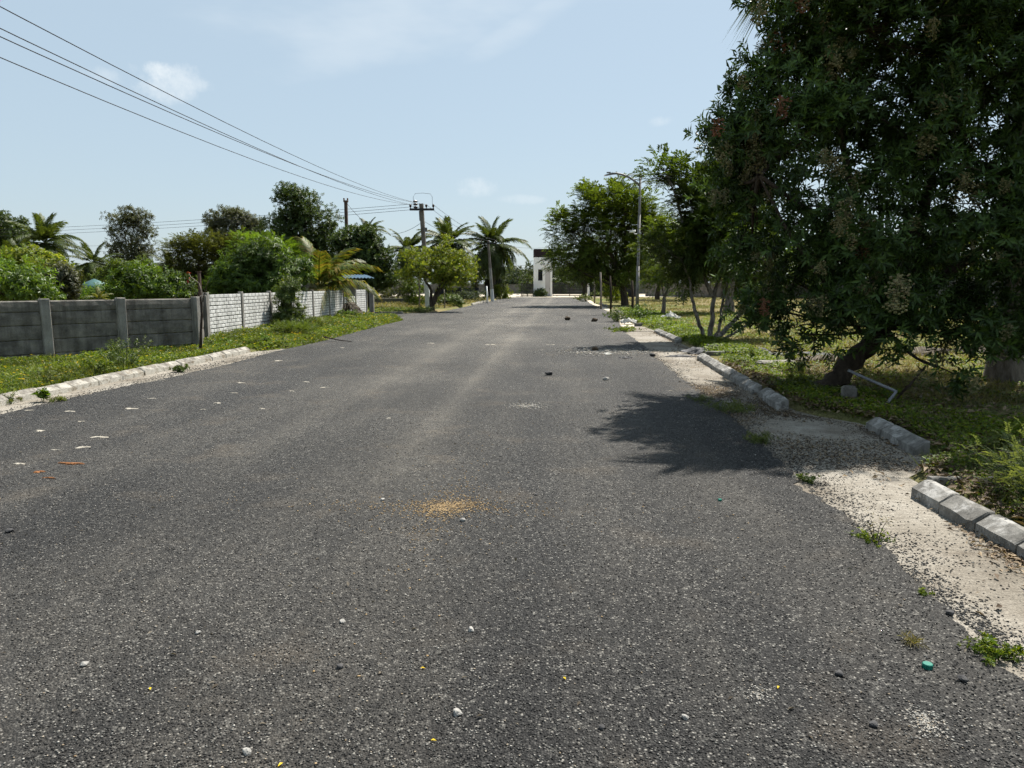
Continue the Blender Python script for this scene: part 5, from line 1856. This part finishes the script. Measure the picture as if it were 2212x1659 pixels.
x_ = -0.073 * y_ + r_.uniform(-0.85, 0.85, n_) * y_
ok = (x_ < 1.95) & (x_ > -6.9)
x_, y_ = x_[ok], y_[ok]
pebbles('pale_grit', 'pale loose chips sprinkled over the asphalt', np.stack([x_, y_, np.full(len(x_), 0.011)], 1), r_.uniform(0.0018, 0.0065, len(x_)) * (0.75 + 0.05 * y_), GRIT_L, 302)
n_ = 30000
y_ = 2.2 * (18 / 2.2) ** r_.uniform(0, 1, n_)
x_ = 1.92 + np.abs(r_.normal(0, 0.17, n_)) * (0.6 + 0.8 * (np.sin(y_ * 3.1) * np.cos(y_ * 1.7) > 0)) + (r_.uniform(0, 1, n_) < 0.2) * r_.uniform(0, 0.85, n_) * (np.sin(y_ * 5.3) + np.cos(y_ * 2.9) > -0.4)
pebbles('edge_grit', 'dark grit strewn along the ragged right edge of the asphalt', np.stack([x_, y_, np.full(n_, 0.0)], 1), (0.0012 + 0.0075 * r_.uniform(0, 1, n_) ** 3.2) * (0.8 + 0.05 * y_), GRIT, 303, 0.5)
n_ = 2600
y_ = r_.uniform(7, 16.5, n_)
x_ = -6.95 + r_.normal(0, 0.14, n_)
pebbles('edge_grit_left', 'grit along the left edge of the asphalt', np.stack([x_, y_, np.full(n_, 0.006)], 1), r_.uniform(0.004, 0.012, n_), GRIT, 304)
SOIL = isl_mat('dark soil crumbs', [(.025, .019, .013), (.05, .039, .027), (.085, .067, .047), (.03, .026, .022)])  # soil under the tree, laid dark and dense to deepen the gutter's shade
n_ = 26000
y_ = r_.uniform(6.2, 11.8, n_)
x_ = 2.0 + r_.uniform(0, 1, n_) ** 0.8 * (XR(y_) - 1.97)
k_ = np.sin(x_ * 3.1 + y_ * 1.9) + np.cos(y_ * 2.7 - x_ * 2.2) + r_.normal(0, 0.7, n_) > 0.0
x_, y_ = x_[k_], y_[k_]
pebbles('shade_soil_crumbs', 'dark soil crumbs drifted over the gutter to deepen the shade under the big tree', np.stack([x_, y_, np.full(len(x_), -0.001)], 1), r_.uniform(0.003, 0.011, len(x_)), SOIL, 309, 0.4)
# tan sand patch in the middle of the road and a few paler crumbs
c_ = G(950, 1100)
n_ = 2100
q_ = r_.normal(0, 1, (n_, 2)) * np.array((0.085, 0.075)) + np.where(r_.uniform(0, 1, (n_, 1)) < 0.3, np.array([[0.12, 0.09]]), np.array([[0.0, 0.0]])) + r_.normal(0, 0.05, (n_, 2)) ** 3 * 900
pebbles('sand_patch', 'tan patch of sandy crumbs in the middle of the road', np.stack([c_.x + q_[:, 0], c_.y + q_[:, 1], np.full(n_, 0.010)], 1), r_.uniform(0.003, 0.009, n_), GRIT_T, 305, 0.45)
c_ = G(1310, 760)
n_ = 1700
q_ = r_.normal(0, 1, (n_, 2)) * np.array((0.55, 0.5))
pebbles('rubble_spill', 'pale sandy rubble spilled on the road by the plastic sheet', np.stack([c_.x + q_[:, 0], c_.y + q_[:, 1], np.full(n_, 0.011)], 1), r_.uniform(0.006, 0.026, n_), GRIT_L, 306, 0.5)
c_ = G(1140, 878)
n_ = 500
q_ = r_.normal(0, 1, (n_, 2)) * np.array((0.13, 0.12))
pebbles('rubble_spill', 'small pale spill of sandy crumbs on the road left of the tree shadow', np.stack([c_.x + q_[:, 0], c_.y + q_[:, 1], np.full(n_, 0.010)], 1), r_.uniform(0.005, 0.013, n_), GRIT_L, 307, 0.4)


# ------------------------------------------------------------------ single small things on the road
def rock_mesh(seed, mat, n=1):
    import bmesh
    r = np.random.default_rng(seed)
    bm = bmesh.new()
    bmesh.ops.create_icosphere(bm, subdivisions=2, radius=1)
    for v in bm.verts:
        p = v.co.copy()
        k = 1 + 0.16 * math.sin(p.x * 3.1 + seed) * math.cos(p.y * 2.7 - seed) + 0.12 * math.sin(p.z * 4 + p.x * 2 + seed * 2) + r.normal(0, 0.035)
        v.co = p * k
        v.co.z *= 0.62
    me = bpy.data.meshes.new('stone')
    bm.to_mesh(me)
    bm.free()
    me.materials.append(mat)
    return me


RK = [rock_mesh(1, STONE_L), rock_mesh(2, STONE_L), rock_mesh(3, STONE_D), rock_mesh(4, HUSK)]


def stone(name, label, x, y, s, k, cat='stone', group=None, z=0.008):
    p = G(x, y)
    o = put(RK[k], name, None, (p.x, p.y, z + s * 0.42), (random.uniform(-.2, .2), random.uniform(-.2, .2), random.uniform(0, 6)), (s, s * random.uniform(0.7, 0.95), s))
    return tag(o, label, cat, group)


for (x, y, s, k, lab) in ((534, 1632, 0.017, 0, 'rounded white pebble at the bottom edge of the road'), (735, 1446, 0.016, 2, 'black pebble with pale top on the near road, left of centre'), (183, 1441, 0.017, 0, 'pale grey stone on the near asphalt at far left'),
                          (988, 1547, 0.018, 1, 'pale angular stone near the bottom centre of the road'), (1018, 1366, 0.016, 1, 'pinkish pale stone on the road below the tan patch'), (740, 1348, 0.015, 0, 'white ring-like stone left of the pinkish one'),
                          (428, 1372, 0.014, 0, 'white chip on the left part of the near road'), (1480, 1556, 0.013, 1, 'small pale stone on the near right asphalt'), (1300, 1578, 0.013, 2, 'dark pebble near the bottom edge right of centre'),
                          (1886, 1572, 0.016, 2, 'dark crumbly clod near the white patches at lower right'), (22, 1152, 0.025, 2, 'black lump on the road at the left picture edge'), (1158, 1072, 0.014, 2, 'lone black pebble right of the tan patch'),
                          (826, 1083, 0.018, 0, 'white stone left of the tan patch'), (1000, 1128, 0.020, 1, 'pale orange clod just below the tan patch'), (1812, 1462, 0.018, 2, 'dark stone near the asphalt edge at lower right'),
                          (2052, 1330, 0.02, 2, 'black stone at the edge of the pale gutter'), (2080, 1474, 0.02, 2, 'dark lump below the green bottle cap')):
    stone('stone', lab, x, y, s, k)
stone('stone', 'pale topped stone in the lane left of the tree shadow', 1309, 822, 0.05, 1)
stone('coconut_husk', 'flat dark husk in the middle of the road beyond the tree shadow', 1186, 811, 0.07, 2, 'husk')
stone('coconut_husk', 'wide dark husk on the road in front of the street lamp', 1226, 692, 0.17, 3, 'husk')
stone('coconut_husk', 'dark husk nearer the lamp weeds than the wide one', 1284, 695, 0.15, 3, 'husk')
stone('coconut_husk', 'round brown husk in the pale rubble beside the gutter', 1285, 758, 0.10, 3, 'husk')
stone('coconut_husk', 'small dark husk on the road right of the rubble', 1410, 770, 0.07, 2, 'husk')


def flat_patch(name, label, x, y, rx, ry, mat, cat, seed, h=0.006, group=None):
    p = G(x, y)
    r = random.Random(seed)
    n = 22
    rad = []
    ph = [r.uniform(0, 6.28) for _ in range(5)]
    for i in range(n):
        a = 2 * math.pi * i / n
        rad.append(0.75 + 0.28 * math.sin(2 * a + ph[0]) + 0.2 * math.sin(3 * a + ph[1]) + 0.16 * math.sin(5 * a + ph[2]) + r.uniform(-0.12, 0.12))
    vs = [(0, 0, h)]
    for ring, (k, z) in enumerate(((0.45, h * r.uniform(0.8, 1.2)), (0.8, h * 0.75), (1.0, 0.0))):
        for i in range(n):
            a = 2 * math.pi * i / n
            q = k * rad[i] if ring else k * (rad[i] * 0.5 + 0.5)
            vs.append((rx * q * math.cos(a), ry * q * math.sin(a), z + (r.uniform(-0.2, 0.2) * h if ring < 2 else 0)))
    fs = [(0, 1 + i, 1 + (i + 1) % n) for i in range(n)]
    for ring in range(2):
        o = 1 + ring * n
        fs += [(o + i, o + n + i, o + n + (i + 1) % n, o + (i + 1) % n) for i in range(n)]
    ob = MB().add(vs, fs).build(name, mat, None, (p.x, p.y, 0.0085))
    ob.rotation_euler.z = r.uniform(-0.2, 0.2)
    return tag(ob, label, cat, group)


flat_patch('dung_patch', 'largest rust brown crust on the road at left', 152, 1004, 0.115, 0.045, DUNG, 'crust', 1, 0.012)
flat_patch('dung_patch', 'small rust brown crust left of and below the largest one', 84, 1022, 0.055, 0.035, DUNG, 'crust', 2, 0.008)
flat_patch('dung_patch', 'lowest small rust brown crust at left', 108, 1035, 0.055, 0.022, DUNG, 'crust', 3, 0.008)
flat_patch('mortar_splash', 'white splash of mortar left of the rust brown crusts', 41, 1004, 0.055, 0.035, PALE, 'mortar', 4)
for k_, (x, y, sx_, sy_, n_, lab) in enumerate(((2000, 1565, 0.035, 0.05, 420, 'grey-white crumbled mortar patch at the lower right of the road'), (1640, 1505, 0.03, 0.03, 140, 'faint crumbled mortar patch left of the larger one at lower right'))):
    c_ = G(x, y)
    q_ = r_.normal(0, 1, (n_, 2)) * np.array((sx_, sy_))
    pebbles('mortar_crumbs', lab, np.stack([c_.x + q_[:, 0], c_.y + q_[:, 1], np.full(n_, 0.0095)], 1), r_.uniform(0.002, 0.006, n_), GRIT_L, 320 + k_, 0.4)
rr_ = random.Random(44)
for i, (x, y, w) in enumerate(((282, 884, .10), (215, 946, .09), (178, 968, .07), (86, 932, .08), (175, 912, .05), (118, 974, .05), (330, 862, .06), (440, 886, .05), (520, 828, .10), (505, 850, .05), (470, 872, .06), (660, 826, .07),
                               (700, 838, .08), (630, 846, .05), (565, 884, .05), (150, 890, .08), (350, 822, .07), (62, 888, .05), (600, 780, .12), (740, 752, .10), (1450, 845, .05), (1190, 745, .12), (1060, 745, .14), (1300, 700, .15), (840, 905, .04), (930, 742, .12))):
    flat_patch('mortar_fleck', 'small pale flat fleck stuck on the asphalt', x, y, w, w * rr_.uniform(0.35, 0.7), PALE, 'fleck', 50 + i, 0.005, 'pale flecks scattered over the road')

# bottle caps
for (x, y, s, lab) in ((2003, 1446, 0.02, 'green plastic bottle cap lying on the asphalt at lower right'), (1555, 1084, 0.014, 'tiny teal bottle cap on the road below the tree shadow')):
    p = G(x, y)
    t = thing('bottle_cap', lab, 'bottle cap', (p.x, p.y, 0.008))
    n = 24
    b = MB()
    b.tube([(0, 0, 0), (0, 0, s * 0.85), (0, 0, s * 0.98)], [s, s, s * 0.9], n)
    b.build('shell', GREENCAP, t)
    rb = MB()
    for i in range(n):
        a = 2 * math.pi * i / n
        rb.box((s * 1.01 * math.cos(a), s * 1.01 * math.sin(a), s * 0.42), (s * 0.05, s * 0.1, s * 0.7), a)
    rb.build('ribs', GREENCAP, t)

# yellow fallen leaves, singly
for i, (x, y) in enumerate(((930, 1606), (325, 1497), (612, 1655), (908, 1449), (1222, 1474), (1682, 1488))):
    p = G(x, y)
    v, f = leaf_mesh(np.array([[0, 0, 0.004]]), np.array([[math.cos(i * 2.1), math.sin(i * 2.1), 0.1]]), np.array([[0, 0.1, 1.0]]), 0.022, 0.011, 0.3)
    o = np_obj('fallen_leaf', v, f, LF_YEL, None, (p.x, p.y, 0.009))
    tag(o, 'single bright yellow leaf fallen on the near asphalt', 'leaf', 'yellow leaves on the near road')


# ------------------------------------------------------------------ weeds
def weed(name, label, x, y, h, sp, nst, nleaf, L, W, mat, seed, style='whorl', z=0.0, cat='weed', extra=None, p=None, up=1.0):
    p = p or G(x, y)
    r = np.random.default_rng(seed)
    z0 = max(z, gz(p.x, p.y)) if (p.x > XR(p.y) or p.x < XL(p.y)) else z
    t = thing(name, label, cat, (p.x, p.y, z0))
    wood, acc = Acc(), Acc()
    tips = []
    for i in range(nst):
        an = r.uniform(0, 6.28)
        q = np.array((math.cos(an), math.sin(an), 0)) * sp * r.uniform(0.2, 1.0)
        e = q + np.array((0, 0, h * r.uniform(0.45, 1.05) * (1 - 0.45 * (np.linalg.norm(q) / (sp * 1.01)))))
        P = bez((q[0] * 0.12, q[1] * 0.12, -0.03), (q[0] * 0.35, q[1] * 0.35, e[2] * 0.7 * up), e, 5)
        wood.add(*tube_np(P, np.linspace(0.0045, 0.0018, 6) * (0.6 + h), 4))
        k = 5 if style == 'pinnate' else 3
        ts = r.uniform(0.3, 1.0, k)
        pos = np.stack([np.interp(ts, np.linspace(0, 1, 6), P[:, j]) for j in range(3)], 1)
        dr = unit(P[-1] - P[0] + r.normal(0, 0.35, (k, 3)) * np.linalg.norm(P[-1] - P[0]))
        acc.add(*twigs(r, pos, dr, nleaf, L, W, h * 0.22, style))
        tips.append(P[-1])
    v, f = wood.get()
    np_obj('stem', v, f, LF_WEED if mat is not LF_GRASS else LF_DRY, t)
    v, f = acc.get()
    v[:, 2] = np.maximum(v[:, 2], 0.004)
    np_obj('foliage', v, f, mat, t)
    if extra:
        ti = np.array(tips)
        v, f = twigs(r, ti, np.tile((0, 0, 1.0), (len(ti), 1)), 6, extra[2], extra[2] * 0.7, 0.02, 'whorl')
        np_obj(extra[0], v, f, extra[1], t)
    return t


weed('verge_weed', 'tall bushy weed leaning over the whitewashed kerb', 262, 806, 0.62, 0.55, 46, 8, 0.05, 0.022, LF_WEED, 401, p=Vector((-7.95, 12.3, 0)))
weed('verge_weed', 'paler weed clump right of the tall bushy weed', 222, 806, 0.36, 0.35, 26, 8, 0.045, 0.022, LF_COVER, 402, p=Vector((-7.85, 11.3, 0)))
weed('verge_weed', 'ragged weed against the kerb at the left picture edge', 160, 830, 0.30, 0.4, 26, 7, 0.04, 0.014, LF_GGRASS, 403, p=Vector((-7.9, 10.2, 0)))
weed('gutter_weed', 'small leafy weed in the left gutter', 389, 803, 0.14, 0.17, 20, 7, 0.05, 0.03, LF_WEED, 404)
weed('gutter_weed', 'upright broad-leaved seedling by the left kerb', 94, 868, 0.17, 0.07, 7, 7, 0.075, 0.035, LF_LIME, 405)
weed('gutter_weed', 'straggly weed over the kerb at the left picture edge', 25, 872, 0.16, 0.2, 20, 6, 0.035, 0.015, LF_GGRASS, 406)
weed('gutter_weed', 'thin grassy weed right of the broad-leaved seedling', 125, 868, 0.07, 0.16, 16, 6, 0.05, 0.008, LF_GGRASS, 407)
weed('feathery_weed', 'large feathery weed behind the near right kerb', 2150, 1090, 0.62, 0.5, 90, 14, 0.026, 0.010, LF_FERN, 411, 'pinnate', p=Vector((3.3, 5.0, 0)))
weed('feathery_weed', 'feathery weed spilling at the right picture edge', 2200, 1120, 0.42, 0.4, 60, 14, 0.026, 0.010, LF_FERN, 412, 'pinnate', p=Vector((3.32, 4.25, 0)))
weed('dry_weed', 'bare twiggy weed standing at the asphalt edge', 1892, 1172, 0.24, 0.12, 7, 3, 0.03, 0.003, LF_GRASS, 413)
weed('edge_weed', 'low green and rusty weed patch around the bare twigs', 1880, 1165, 0.05, 0.16, 30, 6, 0.018, 0.008, LF_COVER, 414)
weed('edge_weed', 'small round weed on the pale gutter near the shadow edge', 1745, 1040, 0.06, 0.12, 26, 6, 0.022, 0.009, LF_WEED, 415)
weed('edge_weed', 'weed with yellow leaf at the right edge near the bottom', 2150, 1420, 0.07, 0.13, 34, 7, 0.022, 0.009, LF_COVER, 416)
weed('edge_weed', 'upright pale green seedling among the lower right weeds', 2132, 1405, 0.055, 0.02, 4, 5, 0.035, 0.018, LF_LIME, 417)
weed('edge_weed', 'dry straw tuft on the asphalt above the bottle cap', 1972, 1395, 0.05, 0.05, 12, 3, 0.04, 0.003, LF_GRASS, 418)
weed('edge_weed', 'tiny weed on the asphalt edge right of centre', 1995, 1285, 0.03, 0.06, 12, 5, 0.014, 0.007, LF_COVER, 419)
weed('shade_weed', 'dry grass clump on the gutter in the tree shade', 1575, 890, 0.16, 0.38, 46, 5, 0.06, 0.006, LF_GGRASS, 420)
weed('shade_weed', 'second dry grass clump nearer in the tree shade', 1640, 955, 0.10, 0.22, 30, 5, 0.05, 0.005, LF_GGRASS, 421)
weed('shade_weed', 'grass tuft at the far end of the shaded gutter', 1510, 866, 0.10, 0.2, 20, 5, 0.05, 0.005, LF_GGRASS, 422)
weed('kerb_weed', 'bushy weed on the broken kerb left of the street lamp', 1335, 695, 0.6, 0.75, 50, 8, 0.08, 0.03, LF_WEED, 423)
weed('kerb_weed', 'bushy bright weed at the foot of the street lamp', 1382, 694, 0.7, 0.8, 56, 8, 0.08, 0.03, LF_LIME, 424)
weed('kerb_weed', 'low weed patch in front of the pale slab', 1345, 716, 0.2, 0.75, 46, 7, 0.06, 0.025, LF_COVER, 425)
weed('kerb_weed', 'weed at the far kerb before the gate saplings', 1262, 652, 0.8, 1.1, 40, 8, 0.12, 0.05, LF_GGRASS, 426)
weed('kerb_weed', 'scraggly weed by the white pillar at the far road end', 1228 + 58, 641, 0.9, 0.8, 30, 8, 0.14, 0.05, LF_WEED, 427)
weed('verge_weed', 'weed clump at the foot of the wall under the dry frond', 745, 692, 0.35, 0.6, 34, 7, 0.06, 0.03, LF_LIME, 428)
weed('pole_weed', 'weeds around the foot of the forked tree', 915, 676, 0.45, 0.9, 44, 7, 0.08, 0.03, LF_WEED, 429)


rw = random.Random(77)
for i in range(16):
    y = 8.5 * (31 / 8.5) ** rw.random()
    a, b = left_in(y)
    x = b - 0.35 - rw.random() * max(0.1, (b - a - 0.8))
    weed('weed_tuft', 'small weed tuft growing up through the left verge creeper', 0, 0, rw.uniform(0.18, 0.4), rw.uniform(0.15, 0.35), 16, 7, 0.045 + 0.001 * y, 0.02, (LF_WEED, LF_COVER, LF_GGRASS, LF_LIME)[i % 4], 500 + i, p=Vector((x, y, 0)))['group'] = 'weed tufts in the left verge'
for i in range(12):
    y = 6.5 * (34 / 6.5) ** rw.random()
    x = XR(y) + rw.uniform(0.4, 2.0)
    weed('weed_tuft', 'small weed tuft growing in the right verge behind the kerbs', 0, 0, rw.uniform(0.12, 0.32), rw.uniform(0.12, 0.3), 14, 7, 0.04 + 0.001 * y, 0.018, (LF_WEED, LF_COVER, LF_GGRASS)[i % 3], 530 + i, p=Vector((x, y, 0)))['group'] = 'weed tufts in the right verge'


# ------------------------------------------------------------------ sticks, pipe, rubbish, posts
def stick(name, label, pts, r0, r1, mat, cat='stick', n=7):
    p0 = Vector(pts[0])
    P = [Vector(p) - p0 for p in pts]
    o = MB().tube(P, np.linspace(r0, r1, len(P)), n).build(name, mat, None, p0, smooth=True)
    return tag(o, label, cat)


# bare sapling tied at the wall corner
b_ = G(432, 767, 0.05)
d_ = b_.dot(_h)
t = thing('bare_sapling', 'bare dead sapling standing where the dark and brick walls meet', 'sapling', b_)
Q_ = lambda x, y, dd=0: V(x, y, d_ + dd) - b_
MB().tube([(0, 0, -0.15), Q_(434, 720), Q_(436, 680), Q_(433, 640)], [0.035, 0.03, 0.025, 0.02], 7).build('trunk', WOODD, t, smooth=True)
MB().tube([Q_(436, 690), Q_(438, 660), Q_(436, 632), Q_(430, 612), Q_(412, 598), Q_(408, 590)], [0.016, 0.014, 0.012, 0.01, 0.008, 0.004], 5).build('branch', WOODL, t, smooth=True)
MB().tube([Q_(434, 670), Q_(440, 640), Q_(446, 620), Q_(450, 605)], [0.014, 0.012, 0.01, 0.005], 5).build('branch', WOODD, t, smooth=True)
b2 = V(441, 740, 20.0)
t = thing('iron_stake', 'rusty iron stake rising behind the junction of the two walls', 'stake', (b2.x - 0.5, b2.y + 0.9, 0.0))
MB().box((0, 0, 0.95), (0.07, 0.07, 2.0)).build('bar', IRON, t)
MB().box((0, 0, 1.96), (0.1, 0.1, 0.02)).build('cap', IRON, t)
# dry frond hanging over the wall
pw = bwA.lerp(bwB, 6.05 / 8)
t = thing('dry_palm_frond', 'dry brown palm frond slumped over the wall and onto the verge', 'palm frond', (pw.x + 0.12, pw.y, 0.95))
put(FRD, 'leaflets', t, (0, 0, 0), (0.25, 0.55, R(-38)), (2.3, 2.0, 2.0))
put(FRD, 'leaflets', t, (0.05, 0.05, -0.1), (-0.5, 0.75, R(-75)), (1.6, 1.4, 1.4))
stick('dry_branch', 'thin dry branch lying on the verge edge below the wall', [G(700, 728, 0.10), G(735, 735, 0.06), G(760, 738, 0.03)], 0.02, 0.008, WOODD)

# right hand verge
pb = G(1900, 892, 0.03)
d_ = pb.dot(_h)
_a, _e, _b = G(1900, 892, 0.02), V(1936, 846, d_ + 0.3), V(1832, 800, d_ + 0.75)
stick('bent_pipe', 'bent grey plastic pipe sticking up from the verge under the big tree', [_a, _a.lerp(_e, 0.5), _a.lerp(_e, 0.93), _e + Vector((0, 0, 0.004)), _e.lerp(_b, 0.04), _e.lerp(_b, 0.5), _b], 0.019, 0.019, PVC, 'pipe', 8)
stick('leaning_stick', 'dark straight stick leaning behind the bent grey pipe', [G(1918, 878, 0.02), V(1965, 832, d_ + 0.35), V(2000, 790, d_ + 0.5)], 0.018, 0.012, WOODD)
b_ = G(1832, 878)
t = thing('marker_stump', 'short square dark concrete stump under the leaning trunk', 'stump', (b_.x, b_.y, 0.05))
MB().bevbox((0, 0, 0.06), (0.16, 0.15, 0.3), 0.012).build('block', WALL_D, t)
MB().bevbox((0, 0, 0.215), (0.12, 0.11, 0.02), 0.004).build('top', WALL_D, t)
b_ = G(1680, 800)
t = thing('concrete_block', 'white broken kerb block lying in the grass behind the long kerb', 'block', (b_.x, b_.y, 0.09), R(20))
MB().extrude([(-0.09, -0.02), (0.09, -0.02), (0.085, 0.06), (0.03, 0.10), (-0.085, 0.10)], (-0.38, 0, 0), (0.36, 0.04, -0.01)).build('body', KERB_L, t)
MB().box((-0.41, 0, 0.03), (0.055, 0.15, 0.09)).build('broken_end', KERB_L, t)
b_ = G(1449, 694)


def crumple(name, label, x, y, rx, ry, h, mat, cat, seed, z=0.05, rz=0.0):
    p = G(x, y)
    n = 15
    r = random.Random(seed)
    ph = [r.uniform(0, 6) for _ in range(6)]
    vs, fs = [], []
    for j in range(n + 1):
        for i in range(n + 1):
            u, v = i / n * 2 - 1, j / n * 2 - 1
            e = max(0, 1 - (u * u + v * v) * 0.62)
            z_ = h * (e ** 0.8) * (0.65 + 0.35 * math.sin(3.3 * u + ph[0]) * math.cos(2.9 * v + ph[1])) + 0.25 * h * e * math.sin(9 * u + 4 * v + ph[2]) * math.cos(7 * v - 5 * u + ph[3]) + r.uniform(-0.05, 0.05) * h
            k = 1 + 0.16 * math.sin(3 * math.atan2(v, u) + ph[4]) + 0.1 * math.sin(7 * math.atan2(v, u) + ph[5])
            s = math.sqrt(max(1e-6, u * u + v * v))
            m = max(abs(u), abs(v)) / s
            vs.append((u * m * rx * k, v * m * ry * k, max(0.0, z_)))
    nn = n + 1
    for j in range(n):
        for i in range(n):
            a = j * nn + i
            fs.append((a, a + 1, a + nn + 1, a + nn))
    o = MB().add(vs, fs).build(name, mat, None, (p.x, p.y, z), rz, smooth=False)
    # thickness underneath
    md = o.modifiers.new('thickness', 'SOLIDIFY')
    md.thickness = 0.012
    md.offset = -1
    return tag(o, label, cat)


crumple('plastic_sheet', 'crumpled grey plastic sheet draped over the gutter by the kerb gap', 1533, 763, 0.62, 0.36, 0.2, TARP_G, 'plastic sheet', 1, 0.01, 0.1)
crumple('plastic_sheet', 'black plastic heap lying in the grass right of the kerb gap', 1618, 768, 0.5, 0.35, 0.14, PLASTIC, 'plastic sheet', 2, 0.06, -0.1)
crumple('plastic_sheet', 'dark plastic strip on the grass left of the leaning trunk', 1730, 772, 0.7, 0.3, 0.07, PLASTIC, 'plastic sheet', 3, 0.06)
crumple('sack', 'white stuffed sack lying on the verge right of the lamp', 1448, 692, 0.42, 0.26, 0.32, SACK, 'sack', 4, 0.06)
crumple('plastic_bag', 'small white bag by the foot of the bare sapling', 427, 766, 0.14, 0.1, 0.12, SACK, 'bag', 5, 0.05)
crumple('plastic_bag', 'crumpled grey bag on the kerb below the lamp weeds', 1358, 700, 0.32, 0.25, 0.26, SACK, 'bag', 6, 0.02)
crumple('cloth_scrap', 'dark flat scrap on the pale gutter before the plastic sheet', 1470, 770, 0.3, 0.16, 0.04, PLASTIC, 'scrap', 7, 0.006)
crumple('cloth_scrap', 'pink-white scrap in the rubble on the road', 1312, 766, 0.11, 0.08, 0.05, SACK, 'scrap', 8, 0.008)
crumple('cloth_scrap', 'small dark scrap on the road below the rubble', 1352, 774, 0.14, 0.1, 0.04, PLASTIC, 'scrap', 9, 0.008)
b_ = G(1405, 709)
sheet('concrete_slab', [tuple(G(x, y))[:2] for x, y in ((1345, 716), (1412, 716), (1418, 707), (1362, 706))], 0.012, GUTTER)

# dry palm fronds lying in the field behind the big tree
for i, (x, y, a, s, lab) in enumerate(((1950, 775, 20, 2.4, 'dry palm frond lying in the field left of the swollen palm'), (2040, 768, -12, 2.2, 'dry palm frond lying farther right in the field'), (1840, 790, 165, 1.8, 'dry palm frond lying behind the leaning trunk'))):
    p = G(x, y)
    t = thing('dry_palm_frond', lab, 'palm frond', (p.x, p.y, 0.14), R(a))
    put(FRD, 'leaflets', t, (0, 0, 0), (0.5, 0.04, 0), (s, s, s * 0.4))

# posts and saplings along the right road edge towards the gate
for (x, y0, y1, r0, mat, lab) in ((1298, 588, 668, 0.07, WOODL, 'grey bamboo post left of the sapling by the road'), (1319, 596, 684, 0.055, WOODD, 'dark straight sapling stake at the kerb'),
                                  (1284, 605, 655, 0.07, WOODL, 'short pale post behind the far kerb'), (1366, 606, 678, 0.08, WOODD, 'dark thin trunk just left of the street lamp'), (1052, 618, 655, 0.08, WHITE, 'white painted marker post beside the short pole'),
                                  (906, 600, 672, 0.05, WOODL, 'thin stake left of the forked tree'), (960, 625, 668, 0.04, WOODL, 'thin stake right of the forked tree')):
    b_ = G(x, y1)
    d_ = b_.dot(_h)
    top = V(x - 1, y0, d_)
    mid = b_.lerp(top, 0.5) + Vector((0.03, 0, 0))
    b_.z = -0.1
    stick('stake', lab, [b_, mid, top], r0, r0 * 0.75, mat, 'post')
